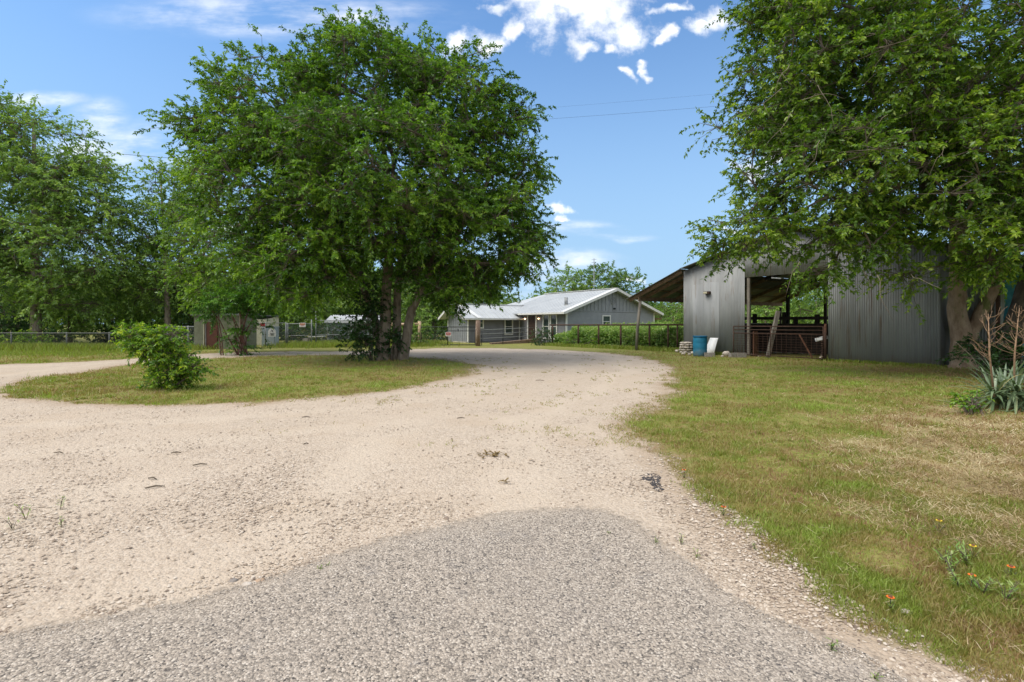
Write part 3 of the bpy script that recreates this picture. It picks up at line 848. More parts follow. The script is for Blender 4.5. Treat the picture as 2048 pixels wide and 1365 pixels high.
def stones():
    V0 = np.array([(1, 0, 0), (.45, .85, .05), (-.6, .75, 0), (-1, -.1, .05), (-.4, -.9, 0), (.6, -.7, .05), (.25, .1, .62), (-.3, -.05, .55)])
    F0 = np.array([(0, 1, 6), (1, 2, 6), (2, 7, 6), (2, 3, 7), (3, 4, 7), (4, 5, 7), (5, 6, 7), (5, 0, 6)])

    def lay(X, Y, R, name, label, mat, zo):
        n = len(X)
        a = rg.random(n) * 6.283
        ca, sa = np.cos(a), np.sin(a)
        sc = R[:, None, None] * (np.stack([np.ones(n), .6 + .4 * rg.random(n), .5 + .7 * rg.random(n)], -1)[:, None, :])
        W = V0[None] * (1 + rg.normal(0, .12, (n, 8, 3))) * sc
        Wx = W[..., 0] * ca[:, None] - W[..., 1] * sa[:, None] + X[:, None]
        Wy = W[..., 0] * sa[:, None] + W[..., 1] * ca[:, None] + Y[:, None]
        Wz = W[..., 2] + zo[:, None]
        V = np.stack([Wx, Wy, Wz], -1).reshape(-1, 3)
        Fa = (np.arange(n)[:, None, None] * 8 + F0[None]).reshape(-1, 3)
        o = npobj(name, V, Fa, mat, fattr=dict(var=np.repeat(rg.random(n), 8)))
        tag(o, label, 'gravel', kind='stuff')
    X, Y = fan_points(200000, 1.9, 14, 1.05, 1.75)
    sg, sr = sd_gravel(X, Y), sd_road(X, Y)
    den = fbm(X * 1.3, Y * 1.3, 15, 4)
    left = np.clip((-X + .3) / 3.0, 0, 1)
    p = np.clip(-.02 + (den - .44) * 1.6 + left * .22 * (.4 + den) + np.clip(1 - np.abs(sr) / .16, 0, 1) * .7 * (den > .42) + np.clip(1 - sg / .9, 0, 1) * .35 * (X > 0), .03, 1)
    keep = (sg > -.15) & (sr < .02 + .05 * rg.random(len(X)) ** 3) & (rg.random(len(X)) < p)
    X, Y = X[keep], Y[keep]
    R = 0.0028 + .010 * rg.random(len(X)) ** 4 + 0.0006 * np.hypot(X, Y)
    R = np.where(rg.random(len(X)) < .012, R * 1.9, R)
    gm, g, out = mat_new('loose gravel')
    b = g.n('ShaderNodeBsdfPrincipled')
    g.put(b.inputs['Base Color'], g.ramp(g.attr('var'), [(0, (0.15, 0.11, 0.085)), (.25, (0.33, 0.26, 0.195)), (.7, (0.48, 0.395, 0.31)), (1, (0.60, 0.53, 0.45))]))
    b.inputs['Roughness'].default_value = .9
    g.t.links.new(b.outputs[0], out.inputs[0])
    lay(X, Y, R, 'loose_gravel', 'loose pale gravel stones scattered over the drive', gm, ground_z(X, Y) + .006)
    # stone chips bedded in the road
    X, Y = fan_points(150000, 1.8, 4.8, 1.1, 1.6)
    keep = sd_road(X, Y) > .02
    X, Y = X[keep], Y[keep]
    cm, g, out = mat_new('road chips')
    b = g.n('ShaderNodeBsdfPrincipled')
    g.put(b.inputs['Base Color'], g.ramp(g.attr('var'), [(0, (0.04, 0.04, 0.042)), (.09, (0.20, 0.175, 0.15)), (.5, (0.38, 0.325, 0.27)), (.85, (0.49, 0.42, 0.345)), (1, (0.63, 0.57, 0.50))]))
    b.inputs['Roughness'].default_value = .85
    g.t.links.new(b.outputs[0], out.inputs[0])
    lay(X, Y, .0026 + .0042 * rg.random(len(X)) ** 2.2, 'road_chips', 'small stone chips bedded in the chip seal road', cm, np.full(len(X), .0105))


stones()


# ------------------------------------------------------------------ foliage generator
def norm(a):
    return a / (np.linalg.norm(a, axis=-1, keepdims=True) + 1e-9)


def leaves(O, T, L, nl, ll, lw, rng, droop=.25, cvar=None, spread=1.0, tipshare=.06, flat=.7):
    """nl leaves along each of the twigs O + t*T*L; returns V, F(quads), var"""
    n = len(O)
    t = rng.random((n, nl)) ** .8
    up = np.array([0, 0, 1.0])
    Pp = O[:, None] + T[:, None] * (L[:, None] * t)[..., None] - up * (droop * L[:, None] * t ** 2)[..., None]
    side = norm(np.cross(T, up) + rng.normal(0, .15, (n, 3)))[:, None] * np.where(rng.random((n, nl)) < .5, 1, -1)[..., None]
    D = norm(T[:, None] * .55 + side * .8 * spread + rng.normal(0, .45, (n, nl, 3)) - up * (.25 + droop * .6))
    N = norm(up * flat + rng.normal(0, .6, (n, nl, 3)))
    S = norm(np.cross(D, N))
    N = np.cross(S, D)
    l = ll * (.6 + .7 * rng.random((n, nl)))[..., None]
    w = lw * (.6 + .7 * rng.random((n, nl)))[..., None]
    A = Pp
    B = Pp + D * l * .45 + S * w * .5 + N * w * .14
    C = Pp + D * l - up * l * .08
    E = Pp + D * l * .45 - S * w * .5 + N * w * .14
    V = np.stack([A, B, C, E], 2).reshape(-1, 3)
    Fa = np.arange(n * nl * 4).reshape(-1, 4)
    cv = (cvar if cvar is not None else rng.random(n))[:, None]
    var = .04 + .66 * cv + rng.normal(0, .13, (n, nl)) + .10 * t
    var = np.where(rng.random((n, nl)) < tipshare * t * 2, var + .3, var)
    return V, Fa, np.clip(var, 0, 1).ravel()


def edges_mesh(A, B, ra, rb, n=5):
    """tapered tubes from A[i] to B[i]"""
    d = norm(B - A)
    ref = np.where(np.abs(d[:, 2:3]) > .9, np.array([[1.0, 0, 0]]), np.array([[0, 0, 1.0]]))
    a = norm(np.cross(d, ref))
    b = np.cross(d, a)
    th = np.arange(n) * 2 * np.pi / n
    ring = a[:, None] * np.cos(th)[None, :, None] + b[:, None] * np.sin(th)[None, :, None]
    V = np.concatenate([A[:, None] + ring * ra[:, None, None], B[:, None] + ring * rb[:, None, None]], 1).reshape(-1, 3)
    i = np.arange(len(A))[:, None] * 2 * n
    j = np.arange(n)
    k = (j + 1) % n
    Fa = np.stack([i + j, i + k, i + k + n, i + j + n], -1).reshape(-1, 4)
    return V, Fa


def lobe(u, v, Y, ru, rv, ry, dens=1.0, droop=0.25):
    c = P(u, v, Y)
    return (np.array(c), np.array([ru / F * Y, ry, rv / F * Y]), dens, droop)


def plant(name, label, cat, base, trunks, lobes, leafm, barkm, seed=0, dens=.55, sprays=13, nl=20, sl=.6, ll=.15, lw=.07, clump=.75,
          rmin=.012, group=None, hollow=.45, twigs=True, crown='crown', limb='trunk', flat=.7, tipshare=.06, minz=.15, updir=.35, extra_limbs=None):
    rng = np.random.default_rng(seed)
    rpy = random.Random(seed)
    root = thing(name, label, cat, (base[0], base[1], 0), group)
    cs, outd, dr = [], [], []
    for (c, r, dn, dp) in lobes:
        A = 4 * math.pi * (((r[0] * r[1]) ** 1.6 + (r[0] * r[2]) ** 1.6 + (r[1] * r[2]) ** 1.6) / 3) ** (1 / 1.6)
        k = max(3, int(A * dens * dn))
        d = norm(rng.normal(0, 1, (k, 3)))
        q = hollow + (1 - hollow) * rng.random(k) ** .55
        cs.append(c + d * r * q[:, None])
        outd.append(norm(d * r / r.max() + np.array([0, 0, updir])))
        dr.append(np.full(k, dp))
    C, OD, DR = np.concatenate(cs), np.concatenate(outd), np.concatenate(dr)
    ok = C[:, 2] > minz
    C, OD, DR = C[ok], OD[ok], DR[ok]
    # skeleton
    pos, par, plen, rfix = [], [], [], []
    for tr in trunks:
        pts = [Vector(p[:3]) for p in tr]
        prev = -1
        ln = 0
        for i in range(len(pts)):
            steps = 1 if i == 0 else max(1, int((pts[i] - pts[i - 1]).length / .6))
            for s in range(steps):
                f = (s + 1) / steps
                p = pts[0] if i == 0 else pts[i - 1].lerp(pts[i], f)
                r = tr[0][3] if i == 0 else tr[i - 1][3] * (1 - f) + tr[i][3] * f
                if prev >= 0:
                    ln += (p - Vector(pos[prev])).length
                pos.append(tuple(p))
                par.append(prev)
                plen.append(ln)
                rfix.append(r)
                prev = len(pos) - 1
    nt = len(pos)
    top = max(p[2] for p in pos)
    zmin = min(1.8, top * .35) if cat == 'tree' else 0
    att = np.array(pos)
    order = np.argsort(np.linalg.norm(C - np.array([base[0], base[1], top * .5]), axis=1))
    PA = np.array(pos)
    PL = np.array(plen)
    cnt_tip = []
    for ci in order:
        c = C[ci]
        dd = np.linalg.norm(PA - c, axis=1)
        pen = np.where((PA[:, 2] > c[2] + .8), 1.5, 0) + np.where(PA[:, 2] < zmin, 50, 0)
        j = int(np.argmin(dd + .22 * PL + pen))
        D = dd[j]
        st = max(1, int(D / .9))
        prev, ln = j, PL[j]
        newp, newl = [], []
        off = rng.normal(0, .07 * D, 3)
        for s in range(1, st + 1):
            f = s / st
            p = PA[j] * (1 - f) + c * f + (off + np.array([0, 0, .10 * D])) * math.sin(math.pi * f) + rng.normal(0, .05, 3) * (f < 1)
            ln += D / st
            par.append(prev)
            prev = len(PA) + len(newp)
            newp.append(p)
            newl.append(ln)
            rfix.append(0)
        PA = np.vstack([PA, newp])
        PL = np.concatenate([PL, newl])
        cnt_tip.append(prev)
    cnt = np.zeros(len(PA))
    for t in cnt_tip:
        cnt[t] += 1
    for i in range(len(PA) - 1, -1, -1):
        if par[i] >= 0:
            cnt[par[i]] += cnt[i]
    R = np.maximum(rmin * np.maximum(cnt, 1) ** .47, 0)
    R[:nt] = np.array(rfix[:nt])
    ch = np.array([i for i in range(nt, len(PA))])
    if len(ch):
        pp = np.array([par[i] for i in ch])
        ra = np.minimum(R[pp], R[ch] * 1.5)
        V, Fa = edges_mesh(PA[pp], PA[ch], ra, R[ch], 6)
        VV, FF = [V], [Fa]
        big = R[ch] > .05
    # sprays
    n = len(C) * sprays
    ci = np.repeat(np.arange(len(C)), sprays)
    O = C[ci] + rng.normal(0, clump * .5, (n, 3)) * np.array([1, 1, .62])
    T = norm(OD[ci] * .8 + norm(O - C[ci]) * .6 + rng.normal(0, .5, (n, 3)))
    T[:, 2] -= DR[ci] * .8
    T = norm(T)
    L = sl * (.6 + .8 * rng.random(n))
    keep = O[:, 2] > minz
    O, T, L, ci = O[keep], T[keep], L[keep], ci[keep]
    if twigs and len(ch):
        E = O + T * L[:, None] * .8 - np.array([0, 0, 1]) * (.2 * L)[:, None]
        V1, F1 = edges_mesh(C[ci], O, np.full(len(O), .009), np.full(len(O), .006), 3)
        V2, F2 = edges_mesh(O, E, np.full(len(O), .006), np.full(len(O), .003), 3)
        for v_, f_ in ((V1, F1), (V2, F2)):
            FF.append(f_ + sum(len(x) for x in VV))
            VV.append(v_)
    # taper trunks
    for tr in trunks:
        mb = MB()
        pts, rad = [], []
        for i in range(len(tr)):
            stp = 1 if i == 0 else 4
            for s in range(stp):
                f = (s + 1) / stp
                a, b = (tr[0], tr[0]) if i == 0 else (tr[i - 1], tr[i])
                p = Vector(a[:3]).lerp(Vector(b[:3]), f)
                pts.append(p + (Vector((rpy.uniform(-1, 1), rpy.uniform(-1, 1), 0)) * .12 * b[3] if i else Vector((0, 0, 0))))
                rad.append(a[3] * (1 - f) + b[3] * f)
        mb.tube(pts, rad, 14 if rad[0] > .1 else 7, rough=.10, rng=rpy)
        mb.build(limb, barkm, root)
    if len(ch):
        npobj('branches', np.concatenate(VV), np.concatenate(FF), barkm if not twigs else M['twig'], root, smooth=True)
    cv = rng.random(len(C))
    V, Fa, var = leaves(O, T, L, nl, ll, lw, rng, cvar=np.clip(cv[ci] * .8 + rng.normal(0, .15, len(ci)) + .1, 0, 1), flat=flat, tipshare=tipshare,
                        droop=.25)
    npobj(crown, V, Fa, leafm, root, fattr=dict(var=var))
    print('PLANT', name, 'clumps', len(C), 'leaves', len(Fa))
    return root

# ------------------------------------------------------------------ corrugated sheet
def corrugated(name, org, dx, L0, L1, zlo, zhi, mat, parent, nrm, pitch=.076, amp=.014, thick=.004):
    """sheet standing on line org + s*dx for s in [L0, L1]; zlo(s), zhi(s) give its foot and head; waves along s"""
    ns = int((L1 - L0) / pitch * 6) + 1
    s = np.linspace(L0, L1, ns)
    off = amp * np.sin(2 * np.pi * s / pitch)
    org, dx, nrm = map(np.array, (org, dx, nrm))
    base = org[None] + s[:, None] * dx[None]
    zl = np.array([zlo(a) for a in s])
    zh = np.array([zhi(a) for a in s])
    V = []
    for sign in (0, -thick):
        q = base + nrm[None] * (off + sign)[:, None]
        lo, hi = q.copy(), q.copy()
        lo[:, 2], hi[:, 2] = zl, zh
        V += [lo, hi]
    V = np.concatenate(V)
    i = np.arange(ns - 1)
    a, b, c, d = i, i + ns, i + 2 * ns, i + 3 * ns
    Fa = np.concatenate([np.stack([a, a + 1, b + 1, b], -1), np.stack([c, d, d + 1, c + 1], -1),
                         np.stack([b, b + 1, d + 1, d], -1), np.stack([a, c, c + 1, a + 1], -1)])
    return npobj(name, V, Fa, mat, parent, smooth=False)


# ------------------------------------------------------------------ barn
BO = Vector((8.58, 25.6, 0))
BD = Vector((.555, -.832, 0))
BN = Vector((.832, .555, 0))


def B(s, t, z=0.0):
    return BO + BD * s + BN * t + Vector((0, 0, z))


BW, BH, BR, BL = 10.25, 4.12, 5.36, 14.3


def roof_z(s):
    if s < 0:
        return BH + s * .378
    if s > BW:
        return BH - (s - BW) * .33
    return BR - abs(s - BW / 2) * (BR - BH) / (BW / 2)


barn = thing('barn', 'grey corrugated metal barn with a large open doorway and open lean-to roof', 'barn', B(0, 0))
OPL, OPR, OPT = 3.3, 6.76, 3.52
nfront = tuple(-BN)
gz = lambda s: 0.02 + .015 * math.sin(s * 3.1)
corrugated('wall', B(0, 0), BD, 0, 3.28, gz, lambda s: roof_z(s) - .04, M['tin'], barn, nfront)
corrugated('wall', B(0, 0), BD, 3.28, OPR, lambda s: OPT, lambda s: roof_z(s) - .04, M['tin'], barn, nfront)
corrugated('wall', B(0, 0), BD, OPR, BW, gz, lambda s: roof_z(s) - .04, M['tin'], barn, nfront)
# side return, recessed wall on the right, long right-hand side wall
corrugated('wall', B(BW, 0), BN, 0.01, .85, gz, lambda s: BH - .08, M['tin_d'], barn, tuple(BD))
corrugated('wall', B(BW, .86), BD, 0.012, 1.18, gz, lambda s: roof_z(BW + s) - .08, M['tin'], barn, nfront)
corrugated('wall', B(BW, 0), BN, .88, BL, gz, lambda s: BH - .08, M['tin_d'], barn, tuple(BD), pitch=.136, amp=.012)
# overlapping repair sheets on the left bay
for (a, b, zt) in ((.55, 1.15, 3.35), (1.16, 2.0, 3.42)):
    corrugated('patch_sheet', B(0, -.02), BD, a, b, lambda s: .03, lambda s: zt, M['tin'], barn, nfront, pitch=.034, amp=.003)


def slope_sheet(name, sa, sb, t0, t1, mat, z_off=0.0, pitch=.07, amp=.010):
    """corrugated roof sheet, waves across t, running from s=sa to s=sb"""
    nt = int((t1 - t0) / pitch * 4)
    t = np.linspace(t0, t1, nt)
    off = amp * np.sin(2 * np.pi * t / pitch)
    V = []
    for s, th in ((sa, 0), (sb, 0), (sa, -.012), (sb, -.012)):
        for k in range(nt):
            V.append(tuple(B(s, t[k], roof_z(s) + z_off + off[k] + th)))
    n = nt
    i = np.arange(n - 1)
    Fa = np.concatenate([np.stack([i, i + 1, i + 1 + n, i + n], -1), np.stack([i + 2 * n, i + 3 * n, i + 1 + 3 * n, i + 1 + 2 * n], -1),
                         np.stack([i, i + 2 * n, i + 1 + 2 * n, i + 1], -1), np.stack([i + n, i + n + 1, i + 1 + 3 * n, i + 3 * n], -1)])
    return npobj(name, V, Fa, mat, barn)


slope_sheet('roof_sheet', -3.62, -.02, -.30, BL + .3, M['tinroof'], .07)
slope_sheet('roof_sheet', 0.0, BW / 2, -.28, BL + .3, M['tinroof'], .09)
slope_sheet('roof_sheet', BW / 2, BW, -.28, BL + .3, M['tinroof'], .09)
slope_sheet('roof_sheet', BW + .02, BW + 4.3, .5, BL + .3, M['tinroof'], .07)
mb = MB()
for s in (BW / 2 - .12, BW / 2 + .12):
    mb.beam(B(s, -.3, BR + .115), B(s, BL + .3, BR + .115), .26, .02)
mb.build('ridge_cap', M['tinroof'], barn)
# rake strip on the front edge
mb = MB()
mb.beam(B(-3.62, -.315, roof_z(-3.62) + .03), B(-.01, -.315, roof_z(-.01) + .03), .02, .09, BN)
for a, b in ((0, BW / 2), (BW / 2, BW)):
    mb.beam(B(a, -.295, roof_z(a) + .06), B(b, -.295, roof_z(b) + .06), .02, .08, BN)
mb.build('rake_trim', M['tinroof'], barn)
# lean-to timbers
for k, t in enumerate((-.12, .62, 1.9, 3.3, 5.0, 7.5, 10.2, 12.8, 14.2)):
    mb = MB()
    mb.beam(B(-3.5, t, roof_z(-3.5) - .06), B(-.03, t, roof_z(-.03) - .06), .05, .17)
    mb.build('rafter', M['timber'], barn)
for k, s in enumerate((-3.45, -2.4, -1.4, -.4)):
    mb = MB()
    mb.beam(B(s, -.28, roof_z(s) + .035), B(s, BL + .2, roof_z(s) + .035), .09, .035)
    mb.build('purlin', M['timber'], barn)
mb = MB()
mb.beam(B(-2.80, -.2, roof_z(-2.80) - .26), B(-2.80, BL, roof_z(-2.80) - .26), .05, .22)
mb.build('eave_beam', M['timber'], barn)
mb = MB()
mb.tube([B(-2.95, -.2, -.1), B(-2.90, -.14, 1.2), B(-2.74, -.1, 2.70)], [.085, .08, .075], 9)
mb.build('post', M['greytimber'], barn)
for t in (4.8, 9.6, 14.2):
    mb = MB()
    mb.tube([B(-2.86, t, -.1), B(-2.86, t, 2.6)], .075, 8)
    mb.build('post', M['darktimber'], barn)
# frame inside: posts by the door, main rafters, purlins, side posts
for s, t in ((3.42, .09), (6.86, .09)):
    MB().beam(B(s, t, -.05), B(s, t, 3.9), .12, .12, BD).build('door_post', M['greytimber'], barn)
for s in (.1, BW - .1, 5.1):
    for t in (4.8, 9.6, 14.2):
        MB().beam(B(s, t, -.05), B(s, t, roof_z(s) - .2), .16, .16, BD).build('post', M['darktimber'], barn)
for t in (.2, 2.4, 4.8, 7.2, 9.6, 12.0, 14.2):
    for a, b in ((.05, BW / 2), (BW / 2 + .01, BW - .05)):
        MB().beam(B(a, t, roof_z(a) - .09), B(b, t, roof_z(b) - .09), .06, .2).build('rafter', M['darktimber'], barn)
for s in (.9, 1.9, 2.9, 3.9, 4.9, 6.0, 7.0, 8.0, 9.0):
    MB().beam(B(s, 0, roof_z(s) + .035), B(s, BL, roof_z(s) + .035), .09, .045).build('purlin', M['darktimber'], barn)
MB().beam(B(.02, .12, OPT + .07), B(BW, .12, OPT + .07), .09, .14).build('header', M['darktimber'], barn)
MB().beam(B(BW + 1.27, .75, -.05), B(BW + 1.27, .75, 3.5), .10, .10, BD).build('post', M['rust'], barn)
for t in (.75, 5, 10, 14):
    MB().beam(B(BW + 4.1, t, -.05), B(BW + 4.1, t, 2.75), .13, .13, BD).build('post', M['darktimber'], barn)
# wall lamp box
fx = MB().box(B(1.42, -.10, 2.93), (.30, .14, .12), BD).build('wall_lamp', M['rust'], barn)
MB().box(B(1.38, -.185, 2.93), (.19, .03, .085), BD).build('lens', M['cream'], fx)
# broken lamp under the header
fx = MB().box(B(4.75, .02, 3.38), (.42, .22, .05), BD, tilt=-.15).build('hanging_lamp', M['galv'], barn)

# corral inside the barn
t = thing('corral_fence', 'dark timber board fence standing inside the barn', 'fence', B(2.6, 4, 0))
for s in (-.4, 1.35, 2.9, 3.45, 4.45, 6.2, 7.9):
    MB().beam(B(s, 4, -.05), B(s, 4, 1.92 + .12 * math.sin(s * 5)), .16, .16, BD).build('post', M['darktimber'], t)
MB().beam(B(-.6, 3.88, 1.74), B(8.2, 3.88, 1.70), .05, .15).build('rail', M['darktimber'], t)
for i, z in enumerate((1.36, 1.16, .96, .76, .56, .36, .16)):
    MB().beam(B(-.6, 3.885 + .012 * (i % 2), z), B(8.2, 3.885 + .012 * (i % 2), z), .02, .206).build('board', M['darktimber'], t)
MB().beam(B(.2, 3.80, 1.47), B(2.2, 3.80, 1.46), .012, .05).build('metal_strip', M['tin'], t)
t = thing('corral_partition', 'low dark board partition beside the left doorpost inside the barn', 'partition', B(2.0, 2, 0))
for z in (.15, .36, .57, .78, .99):
    MB().beam(B(3.2, .5, z), B(.4, 3.7, z), .04, .2).build('board', M['darktimber'], t)
MB().beam(B(3.2, .5, 0), B(3.2, .5, 1.15), .1, .1).build('post', M['darktimber'], t)
o = MB().beam(B(3.62, .25, 0), B(3.62, .25, 1.12), .30, .04, BD).build('leaning_board', M['redtimber'], loc=B(3.6, .25))
tag(o, 'red brown board standing upright against the left doorpost inside the barn', 'board')
o = MB().beam(B(4.35, -.04, -.03), B(4.62, .30, 2.0), .16, .14).build('leaning_post', M['greytimber'], loc=B(4.5, 0))
tag(o, 'weathered grey post leaning upright behind the barn gate', 'post')
o = MB().beam(B(5.75, .9, 0), B(5.15, 1.0, 1.0), .07, .03).build('leaning_board', M['redtimber'], loc=B(5.5, 1))
tag(o, 'narrow orange brown board leaning slantwise inside the barn doorway', 'board')
o = MB().box(B(6.35, .35, .86), (.42, .16, .13), BD, tilt=.3).build('white_box', M['plastic'], loc=B(6.35, .35))
tag(o, 'small tilted white box hanging by the right end of the barn gate', 'box')

gate = thing('barn_gate', 'rusty pipe and wire grid gate across the barn doorway', 'gate', B(4.7, -.16))
ga, gb = 2.83, 6.66
mb = MB()
r = .024
for z in (.09, 1.04, 1.19, 1.34):
    mb.tube([B(ga, -.16, z), B(gb, -.16, z)], r if z in (.09, 1.34) else .018, 7)
for s in (ga, gb, 4.55):
    mb.tube([B(s, -.16, .09), B(s, -.16, 1.34)], r if s != 4.55 else .018, 7)
mb.build('gate_frame', M['rust'], gate)
mb = MB()
for z in np.arange(.17, 1.03, .105):
    mb.tube([B(ga, -.185, z), B(gb, -.185, z)], .006, 4, smooth=False)
for s in np.arange(ga + .2, gb, .2):
    mb.tube([B(s, -.19, .09), B(s, -.19, 1.04)], .006, 4, smooth=False)
mb.build('wire_grid', M['rust'], gate)
MB().tube([B(gb + .07, -.15, -.05), B(gb + .07, -.15, 1.45)], .045, 8).build('gate_post', M['rust'], gate)
mb = MB()
for k in range(9):
    mb.rock(B(gb - .03 + .02 * (k % 2), -.2, .05 + k * .085), .05, random.Random(k), flat=.5)
mb.build('chain', M['rust'], gate)

o = MB()
nseg = 14
for i in range(nseg):     # crumpled hanging sheet
    pass
vs, fs = [], []
for i in range(15):
    for j in range(11):
        s = BW + 1.36 + i * .17
        z = 3.15 - j * .3
        vs.append(B(s, .95 + .10 * math.sin(i * 1.3 + j * .6) + .05 * math.sin(j * 2.1 + i * .4), z - .06 * math.sin(i * .8)))
for i in range(14):
    for j in range(10):
        a = i * 11 + j
        fs.append((a, a + 11, a + 12, a + 1))
n0 = len(vs)
vs2 = [v + BN * .01 for v in vs]
o.add(vs + vs2, fs + [tuple(reversed([q + n0 for q in f])) for f in fs], True)
o = o.build('tarp', M['tarp'], loc=B(BW + 3, 1))
tag(o, 'crumpled faded blue tarp hanging beside the barn behind the dark trunk', 'tarp')

# ------------------------------------------------------------------ things along the barn wall
dr = thing('drum', 'blue plastic drum standing before the grey barn wall', 'drum', (*G(1400, 713), 0))
c = ROOT[dr]
MB().lathe(c, [(.255, 0), (.285, .03), (.295, .10), (.300, .28), (.293, .31), (.300, .34), (.303, .56), (.296, .59), (.303, .62), (.300, .80), (.285, .855)], 28).build('body', M['blue'], dr)
MB().lathe(c + Vector((0, 0, .858)), [(.312, 0), (.312, .05), (.295, .058), (.292, .03)], 28).build('rim', M['blue_d'], dr)

sh = thing('curved_panel', 'white curved plastic panel leaning on the barn wall right of the drum', 'panel', B(1.85, -.5))
vs, fs = [], []
for k in range(11):
    f = k / 10
    z = .80 * f
    t = -.62 + .26 * f ** 1.6
    s = 1.60 + .17 * f ** .7
    wdt = .52 - .10 * f
    for e in (0, wdt):
        vs.append(B(s + e, t, z))
    for e in (0, wdt):
        vs.append(B(s + e, t + .012, z))
for k in range(10):
    a = k * 4
    fs += [(a, a + 1, a + 5, a + 4), (a + 3, a + 2, a + 6, a + 7), (a + 2, a, a + 4, a + 6), (a + 1, a + 3, a + 7, a + 5)]
fs += [(0, 2, 3, 1), (40, 41, 43, 42)]
MB().add(vs, fs, True).build('sheet', M['plastic'], sh)


def block(loc, ax, label, hollow=True, group='concrete blocks by the barn wall'):
    rt = thing('concrete_block', label, 'block', loc, group)
    c = ROOT[rt]
    a = Vector((ax[0], ax[1], 0)).normalized()
    b = Vector((-a.y, a.x, 0))
    mb = MB()
    L, W, H = .40, .2, .19
    for s in (-1, 1):
        mb.box(c + b * s * (W / 2 - .017) + Vector((0, 0, H / 2)), (L, .034, H), ax)
    for s in (-1, 0, 1):
        mb.box(c + a * s * (L / 2 - .0172) + Vector((0, 0, H / 2)), (.034, W - .07, H - .002), ax)
    mb.build('block_body', M['concrete'], rt)
    return rt


block((*G(1419, 714.5), 0), (1, -.12), 'grey concrete block lying in front of the white curved panel and drum')
block((*G(1468, 715), 0), (1, .15), 'hollow concrete block left of the pair beside the barn gate')
block((*G(1482, 715), 0), (1, .1), 'hollow concrete block of the pair nearest the barn gate')
rr = random.Random(5)


def one_rock(u, v, r, label, mat='limestone', name='rock', flat=.6, sq=1.0, cat='rock', group=None):
    x, y = G(u, v)
    o = MB().rock((x, y, -.01), r, rr, flat, 8, sq).build(name, M[mat], loc=(x, y, 0))
    return tag(o, label, cat, group)


one_rock(1453, 713, .17, 'pale upright limestone rock between the white panel and the concrete blocks', flat=.75)
for (u, v, r, lb) in ((1445, 714.5, .08, 'small tan rock beside the white curved panel foot'), (1355, 705, .13, 'pale round rock beside the last rusty fence post'),
                      (1504, 712.5, .10, 'pale flat rock under the left end of the barn gate'), (1519, 714, .07, 'small pale rock under the middle of the barn gate'),
                      (1645, 719, .13, 'brown rock at the right foot of the barn gate')):
    one_rock(u, v, r, lb)
# stacked stones
sx, sy = G(1372, 707)
st = thing('stone_stack', 'round stack of flat pale stones left of the blue drum', 'stone stack', (sx, sy, 0))
for lay_, (z, rad, n) in enumerate(((0, .27, 6), (.12, .29, 6), (.24, .30, 6), (.35, .28, 5), (.45, .24, 4))):
    for k in range(n):
        a = 6.283 * k / n + lay_ * .7
        MB().rock((sx + rad * .66 * math.cos(a), sy + rad * .66 * math.sin(a), z), .155, rr, .38, 7).build('stone', M['limestone'], st)
for k, (u, v) in enumerate(((1379, 711), (1367, 710.5), (1386, 709))):
    one_rock(u, v, .09 + .02 * k, ['small tan rock at the foot of the stone stack, right one', 'small tan rock at the foot of the stone stack, left one', 'rock wedged between stone stack and blue drum'][k])

# pallet
pc = Vector((*G(1246, 696), 0))
pl = thing('pallet', 'weathered timber pallet lying flat on the grass before the pipe fence', 'pallet', pc)
for k in range(5):
    MB().box(pc + Vector((0, -.5 + k * .25, .13)), (1.25, .13, .022), (1, -.05)).build('slat', M['timber'], pl)
for k in (-1, 0, 1):
    MB().box(pc + Vector((k * .56, 0, .065)), (.06, 1.15, .10), (1, -.05)).build('runner', M['darktimber'], pl)

# ------------------------------------------------------------------ pipe fence
pf = thing('pipe_fence', 'rusty pipe fence with one top rail and sagging wire before the weeds', 'fence', (8.6, 27.2, 0))
f0, f1 = Vector((9.05, 26.75, 0)), Vector((2.55, 34.85, 0))
fd = (f1 - f0)
MB().tube([f0 + Vector((0, 0, 1.40)), f0 + fd * .5 + Vector((0, 0, 1.385)), f1 + Vector((0, 0, 1.37))], .045, 8).build('rail', M['rust'], pf)
for k in (.045, .10, .215, .41, .575, .74, .97):
    p = f0 + fd * k
    MB().tube([p + Vector((0, 0, -.05)), p + Vector((0, 0, 1.37))], .042 if k < .2 else .055, 8).build('post', M['rust'], pf)
mb = MB()
for z in (.12, .30, .48, .68, .9):
    mb.tube([f0 + Vector((0, 0, z)), f0 + fd * .11 + Vector((0, 0, z - .03)), f0 + fd * .23 + Vector((0, 0, z - .01)), f0 + fd * .41 + Vector((0, 0, z))], .005, 3)
for k in np.arange(0, .41, .02):
    p = f0 + fd * k
    mb.tube([p + Vector((0, 0, .08)), p + Vector((0, 0, .95))], .004, 3)
mb.build('wire_mesh', M['rust'], pf)

